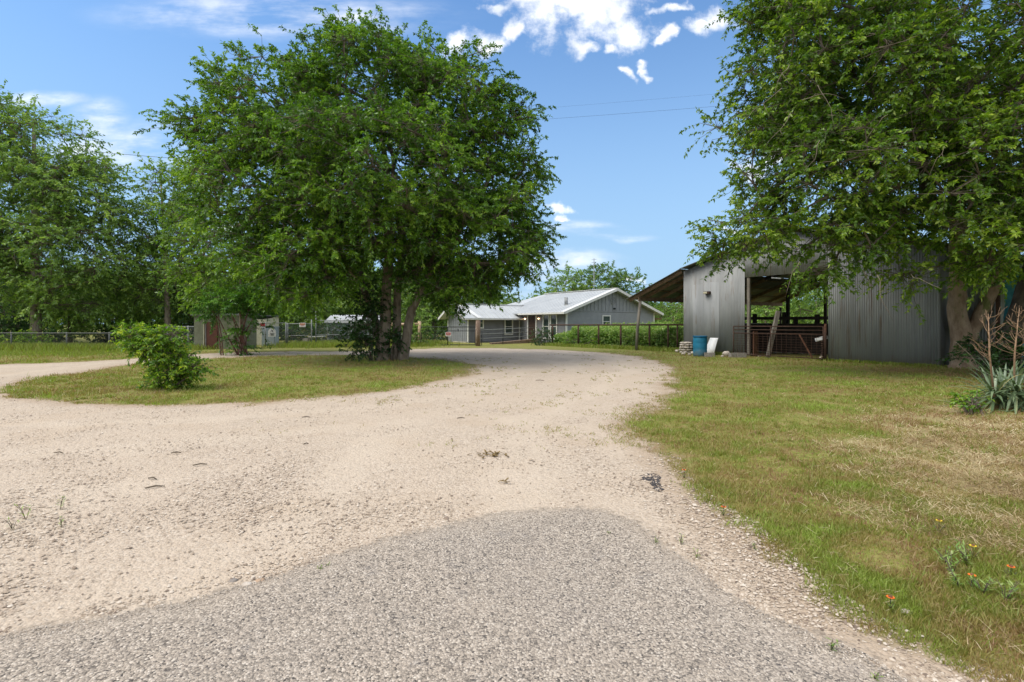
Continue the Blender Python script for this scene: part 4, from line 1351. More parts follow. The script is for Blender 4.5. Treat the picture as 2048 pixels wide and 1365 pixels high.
# ------------------------------------------------------------------ black drive gate, its posts, log rail, ramp rails
gx0, gx1, gy = -5.98, -2.42, 33.7
dg = thing('drive_gate', 'black pipe gate with wire grid standing closed across the far drive', 'gate', (-4.2, gy, 0))
mb = MB()
for z, rr_ in ((.07, .028), (.98, .02), (1.24, .028)):
    mb.tube([(gx0, gy, z), (gx1, gy, z)], rr_, 7)
for x in (gx0, -4.63 + .4, gx1):
    mb.tube([(x, gy, .07), (x, gy, 1.24)], .028, 7)
mb.build('gate_frame', M['blackpipe'], dg)
mb = MB()
for z in np.arange(.2, 1.2, .1):
    mb.tube([(gx0, gy - .02, z), (gx1, gy - .02, z)], .003, 3)
for x in np.arange(gx0 + .1, gx1, .1):
    mb.tube([(x, gy - .025, .07), (x, gy - .025, 1.24)], .003, 3)
mb.build('wire_grid', M['blackpipe'], dg)
x = (897 - 1024) / F * gy
gs = thing('gate_sign', 'small red and white sign hung on the black drive gate', 'sign', (x, gy - .05, .6))
mb = MB()
w, h, cc = .195, .145, .05
pts = [(-w + cc, -h), (w - cc, -h), (w, -h + cc), (w, h - cc), (w - cc, h), (-w + cc, h), (-w, h - cc), (-w, -h + cc)]
mb.poly([(x + a, gy - .06, .77 + b) for a, b in pts], .008, (0, -1, 0))
mb.build('sign_plate', M['signwhite'], gs)
MB().box((x, gy - .064, .805), (.31, .006, .16)).build('red_panel', M['signred'], gs)
mb = MB()
for zz, n in ((.835, 5), (.785, 7)):
    for k in range(n):
        mb.box((x + (k - (n - 1) / 2) * .038, gy - .069, zz), (.022, .004, .026))
mb.build('lettering', M['signwhite'], gs)
mb = MB()
for k in range(8):
    mb.box((x + (k - 3.5) * .034, gy - .064, .672), (.02, .004, .022))
mb.build('lettering', M['signred'], gs)

px_ = (956 - 1024) / F * 33.5
o = MB().tube([(px_, 33.5, -.1), (px_ - .01, 33.5, .8), (px_ + .01, 33.5, 1.68)], [.17, .165, .155], 12, rough=.05, rng=rr).build('gate_post', M['redtimber'], loc=(px_, 33.5, 0))
o.data.materials[0] = pbr('brown peeling timber', (.15, .10, .075), (.24, .17, .13), 9, .9, stretch=(1, 1, .5), c3=(.34, .28, .23), spot=(.55, .65), bump=.01)
tag(o, 'thick peeling brown timber post at the right end of the black gate', 'post')
lr = thing('log_rail', 'pale peeled log rail on an upright post between central trees and black gate', 'fence', (-6.1, 33.9, 0))
MB().tube([(-6.12, 33.9, -.1), (-6.12, 33.9, 1.62)], [.12, .11], 10).build('post', M['palewood'], lr)
MB().tube([(-8.2, 33.95, 1.40), (-6.2, 33.9, 1.42)], [.10, .095], 10).build('rail', M['palewood'], lr)
MB().tube([(-8.2, 33.95, -.1), (-8.2, 33.95, 1.5)], [.12, .11], 10).build('post', M['palewood'], lr)

rp = thing('ramp_railing', 'grey metal ramp railing leading from the brown gate post to the house door', 'railing', (-1.9, 34, 0))
ra, rb = Vector((-2.1, 34.0, 0)), Vector((1.95, 40.4, 0))
for (z0, z1) in ((1.03, 1.17), (.76, .84), (.46, .53)):
    MB().tube([ra + Vector((0, 0, z0)), rb + Vector((0, 0, z1))], .022, 6).build('rail', M['galv'], rp)
for k in (.02, .36, .70, .98):
    p = ra + (rb - ra) * k
    MB().tube([p + Vector((0, 0, -.05)), p + Vector((0, 0, 1.12 + .06 * k))], .026, 6).build('post', M['blackpipe'], rp)
rmp = MB()
rmp.hexa([(-1.6, 36.4, 0), (-1.45, 35.9, 0), (2.05, 39.3, 0), (1.75, 39.9, 0), (-1.6, 36.4, .10), (-1.45, 35.9, .10), (2.05, 39.3, .30), (1.75, 39.9, .30)])
o = rmp.build('ramp', M['timber'], loc=(0, 38, 0))
tag(o, 'low timber walkway ramp rising to the house door', 'ramp')

# ------------------------------------------------------------------ house
HO = Vector((3.9, 36.9, 0))
HB = Vector((.826, .563, 0)).normalized()
HA = Vector((-.563, .826, 0)).normalized()


def H(q, r, z=0.0):
    return HO + HB * q + HA * r + Vector((0, 0, z))


house = thing('house', 'low blue grey house with pale metal roof and white trim behind the weeds', 'house', H(0, 0))
W_, EZ, SL = 9.43, 2.36, .352
Lh = 12.6


def hz(q):
    return EZ + (q if q < W_ / 2 else W_ - q) * SL


# gable wall: lap boards below, board and batten above
mb = MB()
mb.hexa([H(0, .02, 0), H(W_, .02, 0), H(W_, .12, 0), H(0, .12, 0), H(0, .02, EZ), H(W_, .02, EZ), H(W_, .12, EZ), H(0, .12, EZ)])
z = .1
while z < EZ - .02:
    h_ = min(.17, EZ - z)
    mb.hexa([H(.08, -.012, z), H(W_ - .08, -.012, z), H(W_ - .08, .018, z), H(.08, .018, z), H(.08, .002, z + h_), H(W_ - .08, .002, z + h_), H(W_ - .08, .018, z + h_), H(.08, .018, z + h_)])
    z += h_
mb.build('lap_siding', M['siding'], house)
mb = MB()
mb.poly([H(.0, .0, EZ + .002), H(W_, .0, EZ + .002), H(W_ / 2, .0, hz(W_ / 2) - .02)], .10, tuple(-HA))
for q in np.arange(.9, W_ - .6, .38):
    zt = hz(q) - .06
    if zt > EZ + .12:
        mb.box(H(q, -.017, (EZ + .09 + zt) / 2), (.05, .03, zt - EZ - .09), HB)
mb.box(H(W_ / 2, -.02, EZ + .045), (W_ - .2, .035, .08), HB)
mb.build('gable_siding', M['siding'], house)
# long walls
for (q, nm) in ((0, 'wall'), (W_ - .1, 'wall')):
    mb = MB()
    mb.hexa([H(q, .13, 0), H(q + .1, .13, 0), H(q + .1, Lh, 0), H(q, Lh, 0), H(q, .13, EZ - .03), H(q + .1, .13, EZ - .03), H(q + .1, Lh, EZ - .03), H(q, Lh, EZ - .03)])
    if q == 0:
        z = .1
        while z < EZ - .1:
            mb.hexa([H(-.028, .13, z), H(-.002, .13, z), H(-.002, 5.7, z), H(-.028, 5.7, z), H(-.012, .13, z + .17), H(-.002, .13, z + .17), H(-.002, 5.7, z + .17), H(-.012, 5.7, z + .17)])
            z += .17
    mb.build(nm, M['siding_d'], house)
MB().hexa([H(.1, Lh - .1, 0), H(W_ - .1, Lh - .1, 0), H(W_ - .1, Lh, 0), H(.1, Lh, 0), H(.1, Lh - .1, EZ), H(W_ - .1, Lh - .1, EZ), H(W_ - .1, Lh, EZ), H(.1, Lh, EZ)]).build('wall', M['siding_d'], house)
for q in (.03, W_ - .03):
    MB().box(H(q, -.025, 1.17), (.14, .05, 2.34), HB).build('corner_board', M['white'], house)
# roof
RR, RE, OV = 8.5, 13.3, .55
ztop = hz(W_ / 2) + .12
ze = EZ - OV * SL + .12


def roofslab(name, pts, mat, parent):
    a = [Vector(p) for p in pts]
    nrm = (a[1] - a[0]).cross(a[2] - a[0]).normalized()
    if nrm.z < 0:
        nrm = -nrm
    return MB().poly(a, .09, nrm).build(name, mat, parent)


def seams(p0, p1, q0, q1, step, mat, parent, name='roof_seams'):
    """raised seams from edge p0-p1 up to edge q0-q1"""
    mb = MB()
    p0, p1, q0, q1 = map(Vector, (p0, p1, q0, q1))
    n = max(2, int((p1 - p0).length / step))
    for i in range(1, n):
        f = i / n
        mb.beam(p0.lerp(p1, f) + Vector((0, 0, .012)), q0.lerp(q1, f) + Vector((0, 0, .012)), .035, .03)
    return mb.build(name, mat, parent)


rf = roofslab('roof', [H(-OV, -.5, ze), H(W_ / 2, -.5, ztop), H(W_ / 2, RR, ztop), H(-OV, RE, ze)], M['roofmetal'], house)
seams(H(-OV, -.4, ze), H(-OV, 8.4, ze), H(W_ / 2, -.4, ztop), H(W_ / 2, 8.4, ztop), .42, M['roofmetal'], rf)
roofslab('roof', [H(W_ + OV, -.5, ze), H(W_ / 2, -.5, ztop), H(W_ / 2, RR, ztop), H(W_ + OV, RE, ze)], M['roofmetal'], house)
roofslab('roof', [H(-OV, RE, ze), H(W_ / 2, RR, ztop), H(W_ + OV, RE, ze)], M['roofmetal'], house)
mb = MB()
for s in (-1, 1):
    e = H(W_ / 2 + s * (W_ / 2 + OV), -.3, ze + .025)
    p = H(W_ / 2, -.3, ztop + .025)
    mb.beam(e, p, .44, .035)
mb.beam(H(W_ / 2, -.5, ztop + .05), H(W_ / 2, RR, ztop + .05), .25, .03)
mb.build('ridge_cap', M['roofcap'], house)
mb = MB()
for s in (-1, 1):
    e = H(W_ / 2 + s * (W_ / 2 + OV), -.515, ze - .055)
    p = H(W_ / 2, -.515, ztop - .055)
    mb.beam(e, p, .03, .19, (0, 0, 1))
mb.build('rake_board', M['white'], house)
MB().beam(H(-OV - .05, -.52, ze - .07), H(-OV - .05, 5.2, ze - .07), .09, .12).build('gutter', M['white'], house)
MB().beam(H(W_ + OV + .05, -.52, ze - .07), H(W_ + OV + .05, 9, ze - .07), .09, .12).build('gutter', M['white'], house)
MB().hexa([H(-OV + .03, -.45, ze - .15), H(.0, -.45, ze - .15), H(.0, 5.3, ze - .15), H(-OV + .03, 5.3, ze - .15), H(-OV + .03, -.45, ze - .12), H(.0, -.45, ze - .12), H(.0, 5.3, ze - .12), H(-OV + .03, 5.3, ze - .12)]).build('soffit', M['soffit'], house)
# flue pipe on the left slope
fp = H(1.15, 1.35, EZ + 1.15 * SL + .05)
MB().lathe(fp, [(.17, 0), (.15, .12), (.12, .14), (.12, .5), (.13, .5), (.13, .62)], 14).build('flue', M['galv'], house)
fl = MB().lathe(fp + Vector((0, 0, .14)), [(.135, 0), (.135, .42)], 14).build('flue_collar', M['tin_d'], house)


def window(parent, pos, ax, w, h, out, grid=(1, 2), name='window', glass='glass'):
    """frame board w x h centred at pos on a wall that faces 'out'"""
    a = Vector(ax).normalized()
    o = Vector(out).normalized()
    zt = Vector((0, 0, 1))
    fr = .10
    mb = MB()
    c = Vector(pos) + o * .03
    for s in (-1, 1):
        mb.box(c + a * s * (w / 2 + fr / 2), (fr, .05, h + 2 * fr), a)
        mb.box(c + zt * s * (h / 2 + fr / 2), (w - .004, .05, fr), a)
    if grid[1] == 2:
        mb.box(c, (w - .004, .035, .045), a)
    fo = mb.build(name, M['white'], parent)
    MB().box(Vector(pos) + o * .012, (w - .002, .012, h - .002), a).build('pane', M[glass], fo)
    return fo


window(house, H(4.0, 0, 1.62), HB, .70, .80, -HA)
# round ornament and small dish on the gable
mb = MB()
cc_ = H(W_ / 2, -.055, 3.22)
mb.tube([cc_ + HB * .27 * math.cos(a) + Vector((0, 0, .27 * math.sin(a))) for a in np.linspace(0, 6.283, 25)], .02, 5, cap=False)
mb.tube([cc_ + HB * .15 * math.cos(a) + Vector((0, 0, .15 * math.sin(a))) for a in np.linspace(0, 6.283, 17)], .012, 5, cap=False)
mb.build('round_ornament', M['galv'], house)
MB().rock(H(W_ / 2 + .1, -.08, 2.56), .11, rr, .6).build('gable_lamp', M['blackpipe'], house)
# porch side of the main wall: screens, door, lamps
window(house, H(-.03, 1.35, 1.25), HA, .62, 1.7, -HB, (1, 2))
window(house, H(-.03, 2.25, 1.25), HA, .62, 1.7, -HB, (1, 2))
d_ = MB().box(H(-.045, 4.05, 1.02), (.92, .05, 2.04), HA).build('door', M['darkin'], house)
MB().box(H(-.08, 3.75, 1.0), (.04, .06, .12), HA).build('handle', M['galv'], d_)
mb = MB()
for r in (3.50, 4.60):
    mb.box(H(-.06, r, 1.05), (.12, .07, 2.1), HA)
mb.build('door_frame', M['white'], house)
for r in (3.15, 4.95):
    l = MB().box(H(-.07, r, 1.95), (.10, .10, .06), HA).build('porch_lamp', M['blackpipe'], house)
    MB().rock(H(-.10, r, 1.80), .065, rr, .8).build('bulb', M['lampglow'], l)
# small dark wooden porch structure beyond the right corner
MB().box(H(W_ + .9, 1.2, .95), (.12, .12, 1.9), HB).build('porch_post', M['palewood'], house)
MB().box(H(W_ + .75, 1.2, 1.86), (1.4, 1.6, .10), HB).build('porch_roof', M['redtimber'], house)

# wing
WO = Vector((-3.35, 39.0, 0))


def Wg(q, r, z=0.0):
    return WO + HB * q + HA * r + Vector((0, 0, z))


wing = thing('house_wing', 'small grey gabled wing with white trim at the left end of the house', 'house', WO)
WW, WZ, WS, WL = 3.2, 2.08, .52, 5.9
wt_ = lambda r: WZ + (r if r < WW / 2 else WW - r) * WS
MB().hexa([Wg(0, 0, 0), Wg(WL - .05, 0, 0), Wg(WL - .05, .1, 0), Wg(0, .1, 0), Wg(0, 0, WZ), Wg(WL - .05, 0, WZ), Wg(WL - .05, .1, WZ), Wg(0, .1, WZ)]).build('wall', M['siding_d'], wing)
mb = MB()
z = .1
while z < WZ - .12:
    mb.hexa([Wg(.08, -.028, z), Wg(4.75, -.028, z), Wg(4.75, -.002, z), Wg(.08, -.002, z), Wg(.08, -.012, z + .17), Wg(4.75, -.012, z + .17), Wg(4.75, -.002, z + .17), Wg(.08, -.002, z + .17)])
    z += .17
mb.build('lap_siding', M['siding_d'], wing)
mb = MB()
mb.poly([Wg(-.002, .1, 0), Wg(-.002, .1, WZ), Wg(-.002, WW / 2, wt_(WW / 2)), Wg(-.002, WW, WZ), Wg(-.002, WW, 0)], .08, tuple(-HB))
for r in np.arange(.25, WW - .1, .3):
    mb.box(Wg(-.017, r, wt_(r) / 2), (.045, .03, wt_(r) - .12), HA)
mb.build('gable_siding', M['siding'], wing)
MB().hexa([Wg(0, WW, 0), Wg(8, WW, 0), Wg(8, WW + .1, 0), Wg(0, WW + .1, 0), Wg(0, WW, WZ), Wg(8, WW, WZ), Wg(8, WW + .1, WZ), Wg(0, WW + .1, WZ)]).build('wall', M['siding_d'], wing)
for r in (-.02, WW + .05):
    MB().box(Wg(-.02, r, WZ / 2), (.07, .15, WZ), HB).build('corner_board', M['white'], wing)
OVw = .55
rz0, rzt = WZ - OVw * WS + .09, WZ + WW / 2 * WS + .09
MB().add([], [])
rf = roofslab('roof', [Wg(-.65, -OVw, rz0), Wg(WL - .2, -OVw, rz0), Wg(7.0, WW / 2, rzt), Wg(-.65, WW / 2, rzt)], M['roofmetal'], wing)
seams(Wg(-.1, -OVw, rz0), Wg(5.6, -OVw, rz0), Wg(-.1, WW / 2, rzt), Wg(5.6, WW / 2, rzt), .42, M['roofmetal'], rf)
roofslab('roof', [Wg(-.65, WW + OVw, rz0), Wg(WL + 2, WW + OVw, rz0), Wg(7.0, WW / 2, rzt), Wg(-.65, WW / 2, rzt)], M['roofmetal'], wing)
mb = MB()
mb.beam(Wg(-.67, -OVw, rz0 - .05), Wg(-.67, WW / 2, rzt - .05), .03, .17)
mb.beam(Wg(-.67, WW + OVw, rz0 - .05), Wg(-.67, WW / 2, rzt - .05), .03, .17)
mb.build('rake_board', M['white'], wing)
mb = MB()
mb.beam(Wg(.75, -OVw, rz0 + .02), Wg(.1, WW / 2, rzt + .02), .50, .03)
mb.beam(Wg(-.66, WW / 2, rzt + .04), Wg(6.6, WW / 2, rzt + .04), .22, .03)
mb.build('ridge_cap', M['roofcap'], wing)
MB().beam(Wg(-.6, -OVw - .05, rz0 - .07), Wg(5.2, -OVw - .05, rz0 - .07), .09, .11).build('gutter', M['white'], wing)
MB().hexa([Wg(-.6, -OVw + .02, rz0 - .14), Wg(5.1, -OVw + .02, rz0 - .14), Wg(5.1, -.03, rz0 - .14), Wg(-.6, -.03, rz0 - .14), Wg(-.6, -OVw + .02, rz0 - .11), Wg(5.1, -OVw + .02, rz0 - .11), Wg(5.1, -.03, rz0 - .11), Wg(-.6, -.03, rz0 - .11)]).build('soffit', M['soffit'], wing)
MB().hexa([Wg(-.6, .0, WZ + .02), Wg(-.01, .0, WZ + .02), Wg(-.01, WW / 2, rzt - .13), Wg(-.6, WW / 2, rzt - .13), Wg(-.6, .0, WZ + .04), Wg(-.01, .0, WZ + .04), Wg(-.01, WW / 2, rzt - .11), Wg(-.6, WW / 2, rzt - .11)]).build('soffit', M['soffit'], wing)
window(wing, Wg(1.08, -.03, 1.52), HB, .36, .68, -HA, (1, 2))
window(wing, Wg(3.70, -.03, 1.22), HB, .62, 1.10, -HA, (1, 2))
MB().box(Wg(4.78, -.03, 1.0), (.12, .05, 2.0), HB).build('trim_board', M['white'], wing)
MB().tube([Wg(-.05, WW / 2 + .22, 2.02), Wg(-.06, WW / 2 + .1, 2.13), Wg(-.06, WW / 2, 2.16), Wg(-.06, WW / 2 - .1, 2.13), Wg(-.05, WW / 2 - .22, 2.02)], .03, 6).build('horseshoe', M['blackpipe'], wing)
MB().box(Wg(-.04, WW / 2 - .1, .95), (.03, .05, .22), HA).build('door_handle', M['blackpipe'], wing)
MB().tube([Wg(-.1, -.12, 1.95), Wg(.35, -.4, 1.86), Wg(.45, -.5, 1.78)], .03, 6).build('downpipe', M['white'], wing)
o = MB().beam(Wg(-.25, -.3, .05), Wg(-.35, 1.6, .05), .14, .06).build('plank', M['cream'], loc=Wg(-.2, 0))
tag(o, 'pale plank lying on the grass along the wing gable foot', 'plank')


# ------------------------------------------------------------------ chain-link runs and the fenced yard on the left
def chainlink(name, label, pts, h, posts, mat=M['galv'], top=True, mid=None, mesh=True, post_h=None, cat='fence', group=None, pitch=.075):
    p0 = Vector(pts[0])
    rt = thing(name, label, cat, p0, group)
    if top:
        MB().tube([Vector(p) + Vector((0, 0, h)) for p in pts], .024, 6).build('rail', mat, rt)
    if mid:
        MB().tube([Vector(p) + Vector((0, 0, mid)) for p in pts], .02, 6).build('rail', mat, rt)
    a, b = Vector(pts[0]), Vector(pts[-1])
    for f in posts:
        p = a + (b - a) * f
        hh = (post_h or {}).get(f, h + .05)
        MB().tube([p + Vector((0, 0, -.05)), p + Vector((0, 0, hh))], .036, 7).build('post', mat, rt)
    if mesh:
        A, Bp = [], []
        for (s, e) in zip(pts[:-1], pts[1:]):
            s, e = Vector(s), Vector(e)
            L = (e - s).length
            d = (e - s) / L
            n = int((L + h) / pitch)
            for i in range(n):
                for sg in (1, -1):
                    x0 = i * pitch - (h if sg > 0 else 0)
                    x1 = x0 + sg * h
                    xa, za, xb, zb = x0, .03, x1, h
                    def cl(x, z, xo, zo):
                        if x < 0:
                            f = (0 - x) / (xo - x)
                            return 0, z + (zo - z) * f
                        if x > L:
                            f = (L - x) / (xo - x)
                            return L, z + (zo - z) * f
                        return x, z
                    if max(xa, xb) <= 0 or min(xa, xb) >= L:
                        continue
                    qa, qb = cl(xa, za, xb, zb), cl(xb, zb, xa, za)
                    A.append(s + d * qa[0] + Vector((0, 0, qa[1])))
                    Bp.append(s + d * qb[0] + Vector((0, 0, qb[1])))
        A, Bp = np.array(A), np.array(Bp)
        V, Fa = edges_mesh(A, Bp, np.full(len(A), .0022), np.full(len(A), .0022), 3)
        npobj('chain_mesh', V, Fa, mat, rt)
    return rt


chainlink('chain_link_fence', 'low chain link fence along the grass before the tall left trees', [(-40, 28.5, 0), (-22.2, 27.5, 0), (-19.2, 27.9, 0)], .95, (0, .15, .3, .45, .6, .75, .865, 1), mat=M['galv_d'])
chainlink('chain_link_fence', 'taller grey chain link panel between bush and green pump house', [(-21.8, 32.4, 0), (-18.3, 31.0, 0)], 1.28, (0, .5, 1), pitch=.06)
chainlink('chain_link_fence', 'chain link fence with dark top rail behind the sumac clump', [(-16.5, 31.6, 0), (-14.4, 32.6, 0)], 1.5, (0, .5, 1))
g1 = chainlink('chain_link_gate', 'wide chain link gate carrying a small reddish sign', [(-14.4, 32.7, 0), (-12.75, 32.7, 0)], 1.45, (0, .05, .97), mid=.70, post_h={0: 1.5, .05: 1.5, .97: 1.9}, cat='gate')
# long wire run between the gate posts (left of the central tree)
chainlink('chain_link_gate', 'wide chain link gate between the reddish sign and the central tree', [(-12.6, 32.9, 0), (-10.2, 33.2, 0), (-8.3, 33.7, 0)], 1.66, (.0, .5, 1), mid=.74, post_h={0.0: 2.25, .5: 1.7, 1: 1.7}, cat='gate')

# pump house
po = G(388, 699)
ph = thing('pump_house', 'low green grey rendered pump house with rust brown door', 'shed', (po[0], po[1], 0))
pa = Vector((1, -.02, 0)).normalized()
pn = Vector((.02, 1, 0)).normalized()
pb = Vector((po[0], po[1], 0))
X0 = 2.55
mb = MB()
def PB(s, t, z):
    return pb + pa * s + pn * t + Vector((0, 0, z))
mb.hexa([PB(0, 0, 0), PB(X0, 0, 0), PB(X0, 2, 0), PB(0, 2, 0), PB(0, 0, 1.92), PB(X0, 0, 1.92), PB(X0, 2, 1.92), PB(0, 2, 1.92)])
mb.build('wall', M['pumpwall'], ph)
mb = MB()
mb.hexa([PB(-.12, -.15, 1.923), PB(X0 + .12, -.15, 1.923), PB(X0 + .12, 2.1, 1.99), PB(-.12, 2.1, 1.99), PB(-.12, -.15, 1.99), PB(X0 + .12, -.15, 1.99), PB(X0 + .12, 2.1, 2.07), PB(-.12, 2.1, 2.07)])
mb.build('roof', M['tinroof'], ph)
MB().box(PB(.585, -.02, .95), (.03, .04, 1.86), pa).build('corner_strip', M['cream'], ph)
d_ = MB().box(PB(1.02, -.03, .80), (.70, .05, 1.5), pa).build('door', M['rustdoor'], ph)
MB().box(PB(.72, -.06, .80), (.05, .03, 1.5), pa).build('door_edge', M['tinroof'], d_)

o = MB().lathe((*G(396, 698.5), 0), [(.11, 0), (.14, .2), (.19, .36), (.17, .42), (.10, .46)], 12).build('black_pot', M['black'], loc=(*G(396, 698.5), 0))
tag(o, 'black pot standing before the green grey pump house wall', 'pot')
rx, ry = G(369.5, 698)
hy = thing('hydrant', 'thin rusty red yard hydrant standing left of the pump house', 'hydrant', (rx, ry, 0))
MB().tube([(rx, ry, 0), (rx, ry, .38), (rx, ry, .56)], [.07, .05, .05], 8).build('pipe', M['redtimber'], hy)
MB().tube([(rx, ry, .52), (rx + .02, ry, .60), (rx + .13, ry - .02, .60)], .035, 6).build('head', M['redtimber'], hy)
MB().beam((rx - .08, ry, .64), (rx + .1, ry, .70), .03, .03).build('handle', M['redtimber'], hy)

# cream caravan-like hut with orange door, grey cabinet
hx, hy_ = -17.6, 35.0
hut = thing('cream_hut', 'cream painted hut with orange door behind the sumac stems', 'shed', (hx, hy_, 0))
MB().hexa([(hx - 1.3, hy_, 0), (hx + .75, hy_, 0), (hx + .75, hy_ + 2, 0), (hx - 1.3, hy_ + 2, 0), (hx - 1.3, hy_, 1.75), (hx + .75, hy_, 1.75), (hx + .75, hy_ + 2, 2.0), (hx - 1.3, hy_ + 2, 2.0)]).build('wall', M['cream'], hut)
MB().box((hx - .35, hy_ - .03, .98), (.42, .05, 1.35)).build('door', M['orange'], hut)
MB().box((hx - .28, hy_ + 1, 2.0), (2.3, 2.3, .06), tilt=0).build('roof', M['tinroof'], hut)
cx, cy = -15.95, 33.8
cb = thing('grey_cabinet', 'blue grey metal cabinet standing in the grass behind the white arched sign', 'cabinet', (cx, cy, 0))
MB().box((cx, cy, .62), (.85, .6, 1.24)).build('cabinet_body', M['bluegrey'], cb)
MB().box((cx + .02, cy - .315, .62), (.72, .025, 1.08)).build('door', M['bluegrey'], cb)
MB().box((cx, cy, 1.262), (.92, .68, .04)).build('lid', M['bluegrey'], cb)

# signs
sx_, sy_ = (605 - 1024) / F * 32.6, 32.6
s1 = thing('notice_sign', 'small rectangular notice sign with red heading on the chain link gate', 'sign', (sx_, sy_, 1.2))
MB().box((sx_, sy_, 1.38), (.40, .012, .27)).build('sign_plate', M['signwhite'], s1)
MB().box((sx_, sy_ - .010, 1.43), (.34, .006, .10)).build('red_panel', M['orange'], s1)
mb = MB()
for r_, n in ((1.345, 6), (1.305, 8)):
    for k in range(n):
        mb.box((sx_ + (k - (n - 1) / 2) * .037, sy_ - .010, r_), (.023, .005, .018))
mb.build('lettering', M['signred'], s1)
sx_, sy_ = (525.5 - 1024) / F * 32.5, 32.5
s2 = thing('notice_sign', 'small red notice sign with white lower edge beside the grey cabinet', 'sign', (sx_, sy_, 1.2))
MB().box((sx_, sy_, 1.36), (.31, .012, .34)).build('sign_plate', M['signwhite'], s2)
MB().box((sx_, sy_ - .010, 1.41), (.29, .006, .22)).build('red_panel', M['signred'], s2)
sx_, sy_ = (544 - 1024) / F * 32.4, 32.4
s3 = thing('arched_sign', 'white arched notice sign with dark emblem and lines on the gate', 'sign', (sx_, sy_, .6))
arc = [(-.24, .0), (.24, 0), (.24, .38), (.17, .48), (.06, .535), (-.06, .535), (-.17, .48), (-.24, .38)]
MB().poly([(sx_ + a, sy_, .63 + b) for a, b in arc], .012, (0, -1, 0)).build('sign_plate', M['signwhite'], s3)
mb = MB()
mb.poly([(sx_ - .02, sy_ - .008, 1.09), (sx_ + .07, sy_ - .008, 1.03), (sx_ + .03, sy_ - .008, .99), (sx_ + .09, sy_ - .008, .94), (sx_ + .02, sy_ - .008, .94), (sx_ - .01, sy_ - .008, 1.0), (sx_ - .06, sy_ - .008, 1.05)], .004, (0, -1, 0))
mb.box((sx_ - .06, sy_ - .008, .95), (.14, .004, .012))
mb.build('emblem', M['signink'], s3)
mb = MB()
for z, w in ((.85, .26), (.81, .22), (.77, .28), (.73, .24)):
    mb.box((sx_, sy_ - .008, z), (w, .004, .014))
mb.build('lettering', M['signink'], s3)

# table with trailer-like frame behind the gates
tx, ty = -13.6, 35.2
tb = thing('work_table', 'low pale topped work table standing in the grass behind the gates', 'table', (tx, ty, 0))
MB().box((tx + .2, ty, .58), (1.0, .5, .05), tilt=.04).build('tabletop', M['white'], tb)
for dx in (-.25, .6):
    for dy in (-.2, .2):
        MB().box((tx + dx, ty + dy, .28), (.05, .05, .56)).build('leg', M['greytimber'], tb)
MB().box((tx - .55, ty, .22), (.35, .4, .44)).build('side_box', M['concrete'], tb)

# white-roofed shed
wsx, wsy = -13.9, 40.0
ws = thing('garden_shed', 'small shed with white corrugated roof behind the chain link gates', 'shed', (wsx, wsy, 0))
z0_, z1_ = 1.62, 2.10
MB().hexa([(wsx - .5, wsy, 0), (wsx + 3.4, wsy, 0), (wsx + 3.4, wsy + 2, 0), (wsx - .5, wsy + 2, 0), (wsx - .5, wsy, 1.6), (wsx + 3.4, wsy, 1.6), (wsx + 3.4, wsy + 2, 1.6), (wsx - .5, wsy + 2, 1.6)]).build('wall', M['bluegrey'], ws)
V, n = [], 240
xs_ = np.linspace(wsx - .65, wsx + 3.6, n)
off = .018 * np.sin(2 * np.pi * xs_ / .15)
for (yy, zz) in ((wsy - .25, 1.64), (wsy + 1.2, 2.16)):
    for th in (0, -.02):
        for x_, f_ in zip(xs_, off):
            V.append((x_, yy, zz + f_ + th))
i = np.arange(n - 1)
Fa = np.concatenate([np.stack([i, i + 1, i + 1 + 2 * n, i + 2 * n], -1), np.stack([i + n, i + 3 * n, i + 1 + 3 * n, i + 1 + n], -1), np.stack([i, i + n, i + 1 + n, i + 1], -1)])
npobj('roof', V, Fa, M['roofmetal'], ws)
MB().box((wsx + 1.5, wsy - .28, 1.58), (4.3, .04, .12)).build('fascia', M['white'], ws)
MB().box((wsx - .5, wsy - .03, .8), (.12, .05, 1.58)).build('corner_board', M['white'], ws)

# white garden chair seen between the trunks (only its pale legs and back show)
wx, wy = -7.3, 34.6
wc = thing('garden_chair', 'white plastic garden chair standing behind the forked trunks', 'chair', (wx, wy, 0))
MB().box((wx, wy, .40), (.48, .46, .04)).build('seat', M['white'], wc)
MB().box((wx - .02, wy + .22, .66), (.46, .04, .46)).build('backrest', M['white'], wc)
for dx in (-.21, .21):
    for dy in (-.2, .2):
        MB().beam((wx + dx, wy + dy, 0), (wx + dx * .9, wy + dy * .9, .39), .05, .05).build('leg', M['white'], wc)
for dx in (-.25, .25):
    MB().box((wx + dx, wy, .60), (.05, .46, .03)).build('armrest', M['white'], wc)

# ------------------------------------------------------------------ overhead cables and the roof aerial
def cable(pts, label, r=.018, group='overhead cables'):
    a, b = Vector(pts[0]), Vector(pts[-1])
    q = []
    for i in range(25):
        f = i / 24
        q.append(a.lerp(b, f) - Vector((0, 0, 4 * f * (1 - f) * pts[1])))
    o = MB().tube(q, r, 4).build('overhead_cable', M['wire'], loc=tuple(a))
    tag(o, label, 'cable', group)


